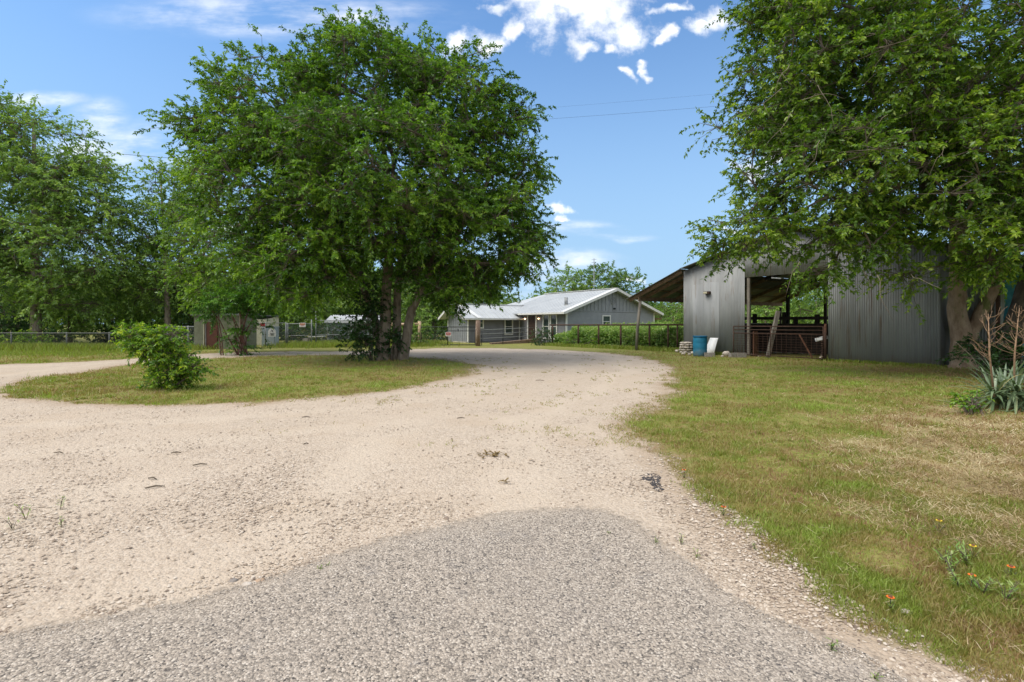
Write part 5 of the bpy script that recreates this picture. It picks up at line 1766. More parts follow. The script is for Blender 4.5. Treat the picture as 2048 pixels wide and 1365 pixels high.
cable([P(-500, 228, 30), 0.25, P(420, 322, 52)], 'thin black cable crossing the sky above the left trees')
cable([P(700, 262, 60), 0.6, P(2400, 120, 42)], 'lower of the two thin cables crossing the blue sky between the big trees', .009)
cable([P(900, 230, 66), 0.5, P(2400, 88, 50)], 'upper and fainter of the two thin cables between the big trees', .006)
ae = thing('aerial', 'tall thin television aerial mast rising behind the house roof', 'aerial', P(1188, 640, 52))
b0 = P(1188, 648, 52)
b0.z = 0
MB().tube([b0, b0 + Vector((0, 0, EYE + 131 / F * 52))], .035, 6).build('mast', M['galv'], ae)
tz = EYE + 128 / F * 52
mb = MB()
for k in range(3):
    mb.tube([b0 + Vector((-.25, 0, tz - k * .28)), b0 + Vector((.25, 0, tz - k * .28 + .05))], .02, 5)
mb.build('crossbars', M['galv'], ae)

# ------------------------------------------------------------------ trees
YC = 20.6
cb_ = P(776, 720, YC)
cx_, cy_ = cb_.x, cb_.y
plant('elm_tree', 'large round dense elm with several trunks standing on the grass island', 'tree', (cx_, cy_),
      [[(cx_ - .12, cy_ - .2, -.1, .33), (cx_ - .10, cy_ - .2, .5, .24), (cx_ - .05, cy_ - .15, 2.6, .20), (cx_ + .08, cy_, 5.0, .17), (cx_ - .15, cy_ + .2, 8.0, .12), (cx_ - .6, cy_ + .3, 11.0, .06)],
       [(cx_ + .32, cy_ + .1, -.1, .24), (cx_ + .34, cy_ + .1, .6, .18), (cx_ + .32, cy_ + .2, 2.6, .15), (cx_ + .5, cy_ + .5, 5.5, .12), (cx_ + 1.0, cy_ + 1, 8.5, .07)],
       [(cx_ + .62, cy_ - .1, -.1, .25), (cx_ + .72, cy_ - .1, .6, .19), (cx_ + .95, cy_, 2.0, .165), (cx_ + 1.55, cy_ - .2, 3.2, .14), (cx_ + 3.0, cy_ - .6, 5.2, .10), (cx_ + 4.2, cy_ - .8, 7.2, .06)],
       [(cx_ - .35, cy_ + .3, -.1, .2), (cx_ - .45, cy_ + .3, 1.2, .15), (cx_ - 1.2, cy_ + .3, 3.3, .13), (cx_ - 2.5, cy_ + .1, 4.4, .10), (cx_ - 4.0, cy_, 5.6, .06)]],
      [lobe(735, 190, YC, 125, 110, 2.8), lobe(570, 240, YC - .5, 125, 118, 2.8), lobe(445, 265, YC, 80, 62, 1.7), lobe(560, 360, YC - 1.5, 175, 105, 3.4),
       lobe(400, 258, YC, 42, 24, .8, 1.3), lobe(760, 350, YC - 2.6, 180, 150, 3.6), lobe(900, 205, YC, 130, 105, 2.8), lobe(990, 330, YC, 92, 110, 2.4),
       lobe(1030, 225, YC, 36, 36, .8), lobe(960, 470, YC - .8, 130, 95, 3.2), lobe(800, 450, YC - 2.4, 170, 65, 2.8, .9, .3), lobe(640, 475, YC - 2.2, 95, 85, 2.4, .9, .5),
       lobe(600, 550, YC - 2.8, 95, 50, 1.8, 1.0, .5), lobe(520, 500, YC - 1.5, 60, 40, 1.5, .8, .6), lobe(900, 565, YC - .5, 95, 40, 2.4, .9, .5), lobe(1040, 500, YC - .5, 50, 56, 1.4, .9, .5),
       lobe(740, 250, YC + 2.4, 230, 200, 2.6, .6), lobe(700, 440, YC + 2.5, 200, 130, 2.6, .6), lobe(930, 420, YC + 2.5, 130, 160, 2.5, .6), lobe(800, 525, YC + 2.4, 150, 40, 1.6, .6, .3),
       lobe(700, 78, YC, 60, 22, 1.0, 1.2), lobe(830, 98, YC, 50, 26, 1.0, 1.2), lobe(450, 170, YC, 40, 30, 1.0, .9)],
      M['leaf'], M['bark'], seed=3, dens=.92, sprays=16, nl=26, sl=.40, ll=.13, lw=.058, clump=.70)

# ivy-like shrub round its foot
def shrub(name, label, lobes, leafm, barkm='twig', base=None, stems=5, cat='shrub', **kw):
    rq = random.Random(kw.get('seed', 1))
    c = lobes[0][0]
    bx, by = base if base else (c[0], c[1])
    top = max(l[0][2] for l in lobes)
    tr = []
    for k in range(stems):
        l = lobes[k % len(lobes)][0]
        a = rq.uniform(0, 6.28)
        tr.append([(bx + .08 * math.cos(a), by + .08 * math.sin(a), -.03, .025), ((bx + l[0]) / 2 + .1 * math.cos(a), (by + l[1]) / 2, l[2] * .5, .018), (l[0], l[1], l[2], .010)])
    args = dict(dens=5, sprays=7, nl=14, sl=.28, ll=.07, lw=.035, clump=.22, rmin=.005, limb='stem', crown='foliage', minz=.03, hollow=.2)
    args.update(kw)
    return plant(name, label, cat, (bx, by), tr, lobes, leafm, M[barkm], **args)


shrub('dark_shrub', 'dark leafy shrub growing against the left foot of the central elm', [lobe(738, 655, 20.2, 34, 48, .7), lobe(745, 600, 20.4, 30, 50, .7), lobe(715, 690, 19.8, 22, 16, .45), lobe(742, 695, 20.0, 22, 25, .5)],
      M['leaf_d'], seed=8, dens=3.0, nl=16, sl=.35, ll=.10, lw=.055, clump=.35, base=(-5.6, 20.2))
shrub('ivy_clump', 'small ivy clump growing between the elm trunks', [lobe(788, 680, 20.0, 13, 18, .25)], M['leaf_d'], seed=9, dens=9, ll=.085, lw=.06, base=(-4.65, 20.1))

# right-hand tree, close to the camera, over the barn front
tx, ty = 14.75, 16.75
plant('box_elder_tree', 'large leafy tree with forked mossy trunk overhanging the barn', 'tree', (tx, ty),
      [[(tx, ty, -.1, .42), (tx - .02, ty, .3, .31), (tx - .1, ty, 1.4, .27), (tx - .22, ty, 2.6, .23), (tx - .5, ty - .4, 5.0, .22), (tx - 1.2, ty - 1, 8.0, .15), (tx - 1.6, ty - 1.2, 11, .08)],
       [(tx + .12, ty - .05, .9, .19), (tx + .42, ty - .1, 1.6, .19), (tx + .75, ty - .2, 2.5, .175), (tx + 1.3, ty - .6, 4.2, .17), (tx + 2.2, ty - 1.2, 7.0, .12), (tx + 3, ty - 1.5, 10, .07)]],
      [lobe(1560, 130, 15, 85, 140, 2.2), lobe(1700, 150, 14.5, 160, 170, 2.8), lobe(1555, 330, 15, 85, 110, 2.0, .7, .2), lobe(1700, 330, 14, 170, 130, 2.6, .9, .35),
       lobe(1880, 100, 14, 190, 170, 2.9), lobe(1880, 330, 13.5, 190, 140, 2.6, .9, .3), lobe(2060, 230, 13, 160, 220, 2.6), lobe(1505, 465, 15.2, 72, 42, 1.5, 1.0, .25),
       lobe(1600, 460, 14.5, 120, 45, 1.9, .7, .5), lobe(1730, 480, 14, 130, 48, 1.8, .45, .6), lobe(1880, 475, 13.6, 90, 50, 1.6, .5, .4), lobe(2000, 460, 13, 100, 75, 1.8, .8, .3),
       lobe(1640, 530, 14.2, 70, 22, .9, .5, .8), lobe(1450, 505, 15.4, 40, 15, .7, 1.1, .4), lobe(1835, 552, 13.4, 36, 13, .5, .5, .6), lobe(1975, 525, 13.4, 50, 18, .8, .5, .6), lobe(1780, -60, 14.5, 260, 120, 3.5, .8),
       lobe(1470, 245, 15.2, 42, 30, .9, .7, .3), lobe(1480, 370, 15.3, 50, 24, .9, .6, .4), lobe(1760, 230, 17.2, 240, 190, 1.8, .75), lobe(1960, 330, 16.6, 160, 200, 1.8, .7),
       lobe(2200, 120, 13, 160, 260, 3.0, .5), lobe(2200, 420, 12.5, 150, 120, 2.2, .5), lobe(1640, 100, 15.5, 110, 150, 2.4, .8), lobe(1560, 20, 15, 60, 60, 1.5, .8)],
      M['leaf_r'], M['bark_r'], seed=17, dens=1.0, sprays=13, nl=24, sl=.46, ll=.118, lw=.054, clump=.60, rmin=.013, tipshare=.12)
BE = [o for o in bpy.data.objects if o.name.startswith('box_elder_tree')][0]
rq = random.Random(91)
twm = pbr('pale bare twigs', (0.16, 0.13, 0.095), (0.25, 0.21, 0.16), 9, .9)
for k in range(24):
    mb = MB()
    p = P(rq.uniform(1560, 2060), rq.uniform(60, 560), rq.uniform(11.2, 13.0))
    a = rq.uniform(0, 6.28)
    d = Vector((math.cos(a), math.sin(a) * .4, rq.uniform(-1.3, .1))).normalized()
    pts = [p]
    for i in range(5):
        d = (d + Vector((rq.uniform(-.5, .5), rq.uniform(-.3, .3), rq.uniform(-.45, .25)))).normalized()
        pts.append(pts[-1] + d * rq.uniform(.12, .28))
    mb.tube(pts, [.008, .007, .006, .005, .004, .002], 4)
    q = pts[2]
    mb.tube([q, q + Vector((rq.uniform(-.2, .2), 0, rq.uniform(-.3, .1))), q + Vector((rq.uniform(-.4, .4), 0, rq.uniform(-.5, 0)))], [.006, .004, .002], 3)
    mb.build('dead_twig', twm, BE)
# second dark leaning trunk at the picture's right edge
dx_, dy_ = 14.6, 14.6
plant('dark_tree', 'dark trunked tree leaning at the right edge before the blue tarp', 'tree', (dx_ - .3, dy_),
      [[(dx_ - .55, dy_, -.1, .30), (dx_ - .42, dy_, .9, .26), (dx_ - .05, dy_, 2.0, .24), (dx_ + .4, dy_, 3.6, .2), (dx_ + .9, dy_ - .2, 6.5, .12)]],
      [lobe(2120, 300, 14, 120, 200, 2.2, .6), lobe(2130, 520, 13.6, 70, 50, 1.2, .8, .4)],
      M['leaf_r'], M['bark_d'], seed=23, dens=.8, sprays=12, nl=17, ll=.15, lw=.07, clump=.7)
shrub('dark_shrub', 'low dark leafy shrub behind the yucca at the foot of the forked tree', [lobe(1985, 705, 14.0, 42, 26, .6), lobe(2030, 700, 13.6, 36, 26, .6), lobe(1962, 716, 13.8, 22, 14, .4), lobe(2075, 690, 13, 40, 45, .7)],
      M['leaf_d'], seed=31, dens=3.2, nl=15, sl=.3, ll=.09, lw=.045, clump=.3, base=(12.6, 13.8))

# left tall trees
def far_tree(name, label, bx, by, trunk_h, r0, lobes, leafm='leaf_l', seed=1, group=None, bark='bark', **kw):
    a = dict(dens=.42, sprays=10, nl=17, sl=.75, ll=.20, lw=.095, clump=1.0, rmin=.014)
    a.update(kw)
    tp = max(l[0][2] for l in lobes)
    rq = random.Random(seed)
    lean = rq.uniform(-.6, .6)
    tr = [[(bx, by, -.1, r0 * 1.35), (bx + lean * .05, by, .8, r0), (bx + lean * .3, by, trunk_h, r0 * .8), (bx + lean, by, tp, r0 * .25)]]
    return plant(name, label, 'tree', (bx, by), tr, lobes, M[leafm], M[bark], seed=seed, group=group, **a)


Y1 = 34
far_tree('tall_tree', 'tallest tree at the far left with visible straight brown trunk', P(72, 0, Y1).x, Y1, 6, .30,
         [lobe(90, 290, Y1, 75, 72, 2.2), lobe(0, 240, Y1, 65, 52, 2), lobe(150, 380, Y1, 95, 80, 2.6), lobe(20, 400, Y1 - 1, 150, 110, 3), lobe(205, 430, Y1 - .5, 42, 46, 1.4, 1.2),
          lobe(185, 335, Y1, 35, 24, 1, 1.2), lobe(110, 500, Y1 - 1, 150, 75, 3, 1), lobe(-60, 330, Y1, 110, 150, 3, .6), lobe(-20, 560, Y1 - 1, 80, 60, 2), lobe(60, 400, Y1 + 2, 160, 160, 2, .6), lobe(150, 585, Y1 - .5, 90, 45, 2.2, .9, .5)], seed=41, dens=.56)
Y2 = 36
far_tree('tree', 'second tall tree from the left with feathery top above the bush', P(338, 0, Y2).x, Y2, 4.5, .2,
         [lobe(340, 385, Y2, 48, 50, 1.8), lobe(300, 450, Y2, 52, 50, 2), lobe(380, 450, Y2, 60, 70, 2.2), lobe(330, 540, Y2, 90, 70, 2.6), lobe(262, 420, Y2, 26, 16, .8, 1.2),
          lobe(275, 560, Y2, 60, 60, 2), lobe(400, 370, Y2, 40, 40, 1.6), lobe(420, 530, Y2, 60, 60, 2)], seed=43, dens=.6)
Y3 = 25.5
far_tree('hackberry_tree', 'light yellow green tree between the left trees and the central elm', P(486, 0, Y3 + 1).x, Y3 + 1, 3.2, .16,
         [lobe(455, 475, Y3, 75, 52, 2), lobe(400, 430, Y3, 40, 34, 1.2), lobe(510, 530, Y3, 95, 45, 2.2), lobe(440, 560, Y3, 75, 40, 2), lobe(560, 580, Y3, 80, 32, 1.8, 1, .4), lobe(640, 592, Y3, 60, 22, 1.4, .8, .4), lobe(580, 612, Y3 - .5, 45, 12, 1, .6, .5)],
         leafm='leaf_y', seed=47, dens=.62, sl=.6, ll=.17, lw=.08, clump=.8)
# understory behind the fence, left side
ug = 'trees of the wood behind the left fence'
ul = ['bushy dark tree at the left picture edge behind the low fence', 'low spreading tree between the tall trunk and the round bush', 'bushy tree just left of the pump house',
      'dark bushy tree above the pump house roof', 'slender dark tree between the left edge and tall brown trunk', 'pale green bushy tree right of the tall brown trunk']
for k, (u, v, Y, ru, rv) in enumerate(((-10, 590, 40, 80, 65), (215, 595, 41, 85, 70), (330, 600, 40, 70, 65), (440, 610, 38.5, 80, 62), (35, 600, 44, 60, 70), (140, 600, 37, 48, 55))):
    far_tree('tree', ul[k], P(u, 0, Y).x, Y, 1.6, .12, [lobe(u, v, Y, ru, rv, 2.6), lobe(u - ru * .6, v + 25, Y - 1, ru * .5, rv * .5, 1.6), lobe(u + ru * .6, v + 15, Y + .5, ru * .5, rv * .6, 1.8)],
             leafm='leaf_d' if k in (0, 3, 4) else 'leaf_l', seed=60 + k, group=ug, dens=.42, bark='bark_d', minz=.3)
o = None
# trees beyond the yard and beyond the central trunks
vl = ['broad tree behind the chain link gates left of the white roofed shed', 'tree behind the white roofed shed', 'green tree seen right of the elm trunks behind the black gate',
      'tree with pale crown rising behind the gabled house wing', 'low tree at the left of the gates behind the cream hut', 'tree behind the garden between shed and gabled wing']
for k, (u, v, Y, ru, rv) in enumerate(((585, 610, 47, 75, 55), (690, 590, 50, 80, 60), (868, 590, 49, 55, 75), (965, 575, 56, 52, 48), (510, 620, 46, 50, 50), (790, 600, 52, 70, 60))):
    far_tree('tree', vl[k], P(u, 0, Y).x, Y, 1.8, .16, [lobe(u, v, Y, ru, rv, 3), lobe(u - ru * .5, v + 30, Y - 1, ru * .6, rv * .5, 2), lobe(u + ru * .55, v + 20, Y + .5, ru * .6, rv * .6, 2)],
             leafm='leaf_l', seed=80 + k, group='trees beyond the fenced yard', dens=.36, ll=.26, lw=.13, minz=.3)
# trees behind the house
hl = ['left feathery tree of the row showing above the house roof', 'middle olive green tree above the ridge of the house roof', 'right tree above the house roof nearest the barn', 'small round far treetop above the wing roof']
for k, (u, v, Y, ru, rv, lf) in enumerate(((1135, 578, 58, 50, 34, 'leaf_l'), (1195, 575, 60, 55, 40, 'leaf_f'), (1256, 582, 60, 36, 36, 'leaf_f'), (1056, 612, 80, 16, 11, 'leaf_l'))):
    far_tree('tree', hl[k], P(u, 0, Y).x, Y, 2, .18, [lobe(u, v, Y, ru, rv, 3), lobe(u - ru * .4, v + 28, Y, ru * .8, rv * .7, 3), lobe(u + ru * .5, v + 24, Y, ru * .6, rv * .7, 2.5)],
             leafm=lf, seed=90 + k, group='trees behind the house', dens=.34, ll=.26, lw=.13, sl=.95)
# trees behind the barn, seen under its roof
bl = ['bushy tree seen between house and barn under the lean-to', 'tree seen through the barn doorway at its left', 'tree seen through the barn doorway at its right', 'far bushy tree left of the barn lean-to post']
for k, (u, v, Y, ru, rv) in enumerate(((1350, 625, 56, 42, 26), (1530, 625, 52, 50, 30), (1640, 600, 50, 60, 48), (1310, 632, 66, 26, 18))):
    far_tree('tree', bl[k], P(u, 0, Y).x, Y, 1.4, .13, [lobe(u, v, Y, ru, rv, 3), lobe(u + ru * .5, v + 15, Y + 2, ru * .7, rv * .8, 3)],
             leafm='leaf_l', seed=100 + k, group='trees behind the barn', dens=.36, ll=.24, lw=.12, minz=.3)


def treeline():
    """far wood closing the view all round the fields"""
    rng = np.random.default_rng(5)
    C, cv = [], []
    for a in np.arange(-78, 80, 1.1):
        R_ = 84 + 10 * math.sin(a * .11) + rng.uniform(-3, 3)
        x, y = R_ * math.sin(math.radians(a)), R_ * math.cos(math.radians(a))
        hh = 3.6 + 1.6 * rng.random() if a > -6 else 7.5 + 2.5 * rng.random()
        n = int(44 * hh / 4)
        p = np.stack([x + rng.normal(0, 1.6, n), y + rng.normal(0, 1.6, n), hh * np.sqrt(rng.random(n)) * (1 - .12 * rng.random(n))], -1)
        C.append(p)
        cv.append(np.full(n, rng.random()))
    C, cv = np.concatenate(C), np.concatenate(cv)
    ci = np.repeat(np.arange(len(C)), 8)
    O = C[ci] + rng.normal(0, .55, (len(ci), 3))
    T = norm(rng.normal(0, 1, (len(ci), 3)) + np.array([0, 0, .5]))
    V, Fa, var = leaves(O, T, np.full(len(O), .9), 7, .42, .24, rng, cvar=cv[ci] * .6 + .2 * rng.random(len(ci)))
    o = npobj('far_woodland', V, Fa, M['leaf_f'], fattr=dict(var=var))
    tag(o, 'far belt of low woodland closing the view beyond the fields', 'woodland', kind='stuff')


treeline()

# ------------------------------------------------------------------ shrubs and plants
bu, bv = 335, 779
bx, by = G(bu, bv)
shrub('bush', 'bright green bushy sapling growing on the grass island', [lobe(310, 682, by, 48, 20, .45), lobe(268, 668, by, 26, 12, .3), lobe(345, 740, by, 40, 24, .4), lobe(390, 742, by - .1, 18, 15, .25), lobe(318, 712, by, 38, 20, .38), lobe(350, 718, by, 26, 18, .3), lobe(332, 766, by, 26, 11, .3), lobe(345, 672, by, 22, 13, .3), lobe(290, 690, by, 34, 14, .3)],
      M['leaf_b'], seed=51, dens=12, sprays=8, nl=15, sl=.20, ll=.075, lw=.032, clump=.15, base=(bx, by), stems=7, tipshare=.25, flat=.9)
# sumac clump: compound leaves on upright red stems
scx, scy = G(488, 711)
lob = [lobe(455, 610, scy, 55, 18, .7), lobe(500, 600, scy + .2, 40, 16, .7), lobe(425, 625, scy, 26, 12, .4), lobe(480, 585, scy + .3, 50, 16, .8), lobe(462, 680, scy, 18, 12, .35), lobe(500, 660, scy, 16, 12, .35), lobe(480, 700, scy, 20, 8, .35), lobe(512, 612, scy, 20, 12, .4)]
rq = random.Random(77)
tr = []
for k in range(11):
    l = lob[k % len(lob)][0]
    ox = rq.uniform(-.35, .35)
    tr.append([(scx + ox, scy + rq.uniform(-.2, .2), -.03, .032), (scx + ox + (l[0] - scx) * .35, scy, .9, .026), (scx + (l[0] - scx) * .8, scy + .1, l[2] * .8, .02), (l[0], l[1], l[2] + .05, .012)])
for ox in (-.95, -1.05):
    tr.append([(scx + ox, scy, -.03, .03), (scx + ox - .1, scy, .9, .025), (scx + ox - .25, scy, 1.9, .015)])
plant('sumac_clump', 'sumac clump with reddish stems and long feathery leaves beside the back track', 'shrub', (scx, scy), tr, lob, M['leaf_s'], M['redstem'], seed=53,
      dens=2.6, sprays=5, nl=30, sl=.62, ll=.16, lw=.05, clump=.25, rmin=.008, limb='stem', crown='foliage', minz=.1, spread_=None) if False else \
    plant('sumac_clump', 'sumac clump with reddish stems and long feathery leaves beside the back track', 'shrub', (scx, scy), tr, lob, M['leaf_s'], M['redstem'], seed=53,
          dens=2.6, sprays=5, nl=30, sl=.62, ll=.16, lw=.05, clump=.25, rmin=.008, limb='stem', crown='foliage', minz=.1, flat=1.6)
# weeds behind the pipe fence: each row a mass of tall weeds
def weed_mass():
    rng = np.random.default_rng(9)
    n = 2600
    t = rng.random(n)
    dep = rng.random(n) ** 1.2
    x0, y0, x1, y1 = 9.6, 27.0, 2.6, 35.3
    nx, ny = .76, .65
    X = x0 + (x1 - x0) * t + nx * (dep * 5.5 + .25)
    Y = y0 + (y1 - y0) * t + ny * (dep * 5.5 + .25)
    ins = ((X - HO.x) * HA.x + (Y - HO.y) * HA.y > -.3) & ((X - HO.x) * HB.x + (Y - HO.y) * HB.y > -.4)
    inb = ((X - BO.x) * BD.x + (Y - BO.y) * BD.y > -.1) & ((X - BO.x) * BN.x + (Y - BO.y) * BN.y > -.1)
    ok = ~ins & ~inb
    X, Y, dep, t = X[ok], Y[ok], dep[ok], t[ok]
    n = len(X)
    hh = (.55 + .75 * fbm(X * .7, Y * .7, 3, 3)) * (1 + .35 * dep) * np.where(t > .86, .6, 1) * 1.05
    k = 9
    ci = np.repeat(np.arange(n), k)
    zz = rng.random(n * k) ** .7
    O = np.stack([X[ci] + rng.normal(0, .16, n * k), Y[ci] + rng.normal(0, .16, n * k), hh[ci] * zz], -1)
    T = norm(rng.normal(0, .8, (n * k, 3)) + np.array([0, 0, .8]))
    V, Fa, var = leaves(O, T, np.full(n * k, .3), 11, .10, .045, rng, cvar=np.clip(rng.random(n)[ci] * .6 + zz * .35, 0, 1), tipshare=.2)
    o = npobj('tall_weeds', V, Fa, M['leaf_w'], fattr=dict(var=var))
    tag(o, 'tall green weeds growing thickly behind the rusty pipe fence', 'weeds', kind='stuff')


weed_mass()
shrub('round_shrub', 'round grey green shrub at the left end of the rusty pipe fence', [lobe(1087, 670, 34.6, 16, 17, .6), lobe(1078, 678, 34.4, 12, 10, .4)], M['leaf_d'], seed=57, dens=4, ll=.09, lw=.04, sl=.3, clump=.3, base=(2.2, 34.6))
shrub('weedy_shrub', 'yellow green weedy shrub in front of the rusty fence posts', [lobe(1150, 680, 33.0, 22, 9, .4), lobe(1180, 684, 32.0, 16, 6, .3)], M['leaf_b'], seed=58, dens=3, ll=.10, lw=.03, sl=.3, clump=.3, base=(4.1, 33.0))
shrub('hedge_shrub', 'low clipped hedge with yellow tips behind the left fence', [lobe(-40, 675, 31.5, 45, 12, .6), lobe(40, 676, 31.5, 45, 11, .6), lobe(10, 675, 31.5, 30, 12, .6), lobe(75, 678, 31.3, 22, 9, .5)], M['leaf_b'], seed=59, dens=1.8, sprays=6, ll=.12, lw=.06, sl=.3, clump=.35, base=(-31, 31.5), tipshare=.3)
shrub('vine_shrub', 'green vine growing over the log rail post', [lobe(822, 668, 33.2, 14, 14, .5), lobe(846, 682, 33.2, 9, 10, .3), lobe(838, 655, 34.5, 24, 26, .6)], M['leaf_l'], seed=62, dens=2.6, ll=.13, lw=.06, sl=.35, clump=.35, base=(-6.6, 33.4))
for k, (u, v, Y, ru, rv, lb) in enumerate(((590, 668, 39, 50, 14, 'dark shrub row behind the gates at the left of the work table'), (665, 665, 38.5, 46, 16, 'tangled shrub in front of the white roofed shed'),
                                           (740, 660, 38.5, 40, 22, 'dark shrub beyond the gates right of the shed'), (870, 676, 44, 34, 12, 'low tangled shrub seen through the black gate'),
                                           (205, 672, 38.5, 60, 16, 'dark shrub behind the fence right of the tall trunk'), (300, 672, 39, 45, 18, 'dark shrub behind the fence above the round bush'), (100, 676, 39, 45, 15, 'dark shrub behind the foot of the tall trunk'), (0, 668, 39.5, 60, 20, 'dark shrub behind the fence at the far left edge'), (390, 668, 38, 40, 22, 'dark shrub behind the green pump house'))):
    shrub('background_shrub', lb, [lobe(u, v, Y, ru, rv, 1.0), lobe(u + ru * .5, v + 4, Y + .5, ru * .6, rv * .8, .8)], M['leaf_d'], seed=70 + k, dens=.9, sprays=8, ll=.16, lw=.08, sl=.5, clump=.5, group='shrubs at the edge of the wood')


# ------------------------------------------------------------------ yucca
def yucca():
    yx, yy = 8.62, 8.75
    rt = thing('yucca', 'spiky grey green yucca with dead brown flower stalks by the lawn edge', 'plant', (yx, yy, 0))
    rng = random.Random(12)
    stems = [(0, 0, .28), (.32, -.15, .22), (-.28, .1, .18), (.12, .35, .25), (.6, .15, .25)]
    V, Fc, var = [], [], []
    for (sx0, sy0, sz0) in stems:
        for k in range(62):
            a = rng.uniform(0, 6.283)
            el = rng.uniform(-.35, 1.35) if rng.random() < .85 else rng.uniform(-.6, .1)
            L = rng.uniform(.6, 1.08)
            w = rng.uniform(.034, .052)
            d = Vector((math.cos(a) * math.cos(el), math.sin(a) * math.cos(el), math.sin(el)))
            sd = Vector((-math.sin(a), math.cos(a), 0))
            base = Vector((yx + sx0, yy + sy0, sz0))
            bend = rng.uniform(.25, .95) * (1 - abs(el) * .3)
            col = min(1, max(0, rng.gauss(.45, .22))) if el > -.2 else rng.uniform(.7, 1)
            prev = None
            n = 6
            for i in range(n + 1):
                f = i / n
                c = base + d * L * f - Vector((0, 0, bend * f * f * L))
                if c.z < .02:
                    c.z = .02
                ww = w * (.55 + .9 * f if f < .35 else 1 - ((f - .35) / .65) ** 2.2) * .5 + .0006
                up = sd.cross(d)
                l, m, r = c - sd * ww + up * ww * .35, c, c + sd * ww + up * ww * .35
                o0 = len(V)
                V += [tuple(l), tuple(m), tuple(r)]
                if prev is not None:
                    Fc += [(prev, prev + 1, o0 + 1, o0), (prev + 1, prev + 2, o0 + 2, o0 + 1)]
                    var += [col, min(1, col + .08)]
                prev = o0
    npobj('blades', V, Fc, M['yucca'], rt, fattr=dict(var=var))
    for (sx0, sy0, h, ln, fork) in ((-.38, .0, 1.62, -.10, 0), (.05, .1, 1.72, .10, 1), (.30, .2, 1.45, .25, 2)):
        mb = MB()
        b = Vector((yx + sx0, yy + sy0, .2))
        tp = Vector((yx + sx0 + ln, yy + sy0, h))
        md = b.lerp(tp, .5) + Vector((-.03, 0, 0))
        mb.tube([b, md, tp], [.018, .014, .004], 7)
        for k in range(20):
            f = .42 + .56 * k / 20
            p = (b.lerp(md, f * 2) if f < .5 else md.lerp(tp, f * 2 - 1))
            a = rng.uniform(0, 6.28)
            L = rng.uniform(.14, .34) * (1.25 - f * .6)
            q = p + Vector((math.cos(a) * L, math.sin(a) * L, L * rng.uniform(.4, 1.0)))
            mb.tube([p, p.lerp(q, .5) + Vector((0, 0, -.02)), q], [.005, .004, .002], 4)
            for kk in range(2):
                q2 = q + Vector((rng.uniform(-.07, .07), rng.uniform(-.07, .07), rng.uniform(-.02, .1)))
                mb.tube([p.lerp(q, .7), q2], [.0028, .002], 3)
        mb.build('flower_stalk', M['drystem'], rt)
    MB().tube([(yx - .6, yy - .1, .45), (yx - .85, yy - .1, .9), (yx - 1.05, yy, 1.15)], [.006, .005, .003], 5).build('flower_stalk', M['twig'], rt)


yucca()
shrub('ground_weed', 'bright green leafy weed growing under the yucca', [lobe(1955, 805, 8.1, 26, 13, .22), lobe(1925, 800, 8.3, 14, 8, .15)], M['leaf_b'], seed=65, dens=16, sprays=6, nl=9, sl=.12, ll=.055, lw=.03, clump=.10, base=(7.35, 8.1), rmin=.002)

# ------------------------------------------------------------------ small things on the ground
def sprig(u, v, h, label, name='weed_sprig', n=9, group='small weeds growing through the gravel', mat='leaf_w', w=.006, flower=None):
    x, y = G(u, v)
    w *= .6
    rt = thing(name, label, 'weed' if not flower else 'flower', (x, y, 0), group)
    rng = np.random.default_rng(int(u * 7 + v))
    V, Fc, var = [], [], []
    rp = random.Random(int(u + v))
    mb = MB()
    for k in range(max(2, n // 3)):
        a = rp.uniform(0, 6.28)
        q = Vector((x + h * .45 * math.cos(a), y + h * .45 * math.sin(a), h * rp.uniform(.7, 1)))
        mb.tube([(x, y, -.003), ((x * .6 + q.x * .4), (y * .6 + q.y * .4), h * .5), q], [.0022, .0018, .001], 4)
        for i in range(5):
            f = .2 + .8 * i / 5
            c = Vector((x, y, 0)).lerp(q, f)
            b = rp.uniform(0, 6.28)
            d = Vector((math.cos(b), math.sin(b), rp.uniform(.1, .9))).normalized()
            s = d.cross(Vector((0, 0, 1))).normalized()
            L = h * rp.uniform(.2, .42)
            o0 = len(V)
            V += [tuple(c), tuple(c + d * L * .5 + s * w), tuple(c + d * L), tuple(c + d * L * .5 - s * w)]
            Fc.append((o0, o0 + 1, o0 + 2, o0 + 3))
            var.append(rp.uniform(.3, .95))
    mb.build('stem', M['twig'], rt)
    npobj('foliage', V, Fc, M[mat], rt, fattr=dict(var=var))
    if flower:
        c = Vector((x, y, h * 1.15))
        mb = MB()
        mb.tube([(x, y, 0), c], [.002, .0016], 4)
        mb.build('flower_stem', M['leaf_d'], rt)
        mb = MB()
        for k in range(9):
            a = k * 6.283 / 9
            d = Vector((math.cos(a), math.sin(a), .12))
            s = Vector((-math.sin(a), math.cos(a), 0))
            R = .017
            mb.poly([c + d * R * .25 - s * .004, c + d * R * .25 + s * .004, c + d * R + s * .009, c + d * R - s * .009], .0012, (0, 0, 1))
        mb.build('petals', M[flower], rt)
        MB().rock(c + Vector((0, 0, -.004)), .010, rp, .7, 7).build('flower_centre', M['redtimber'], rt)
    return rt


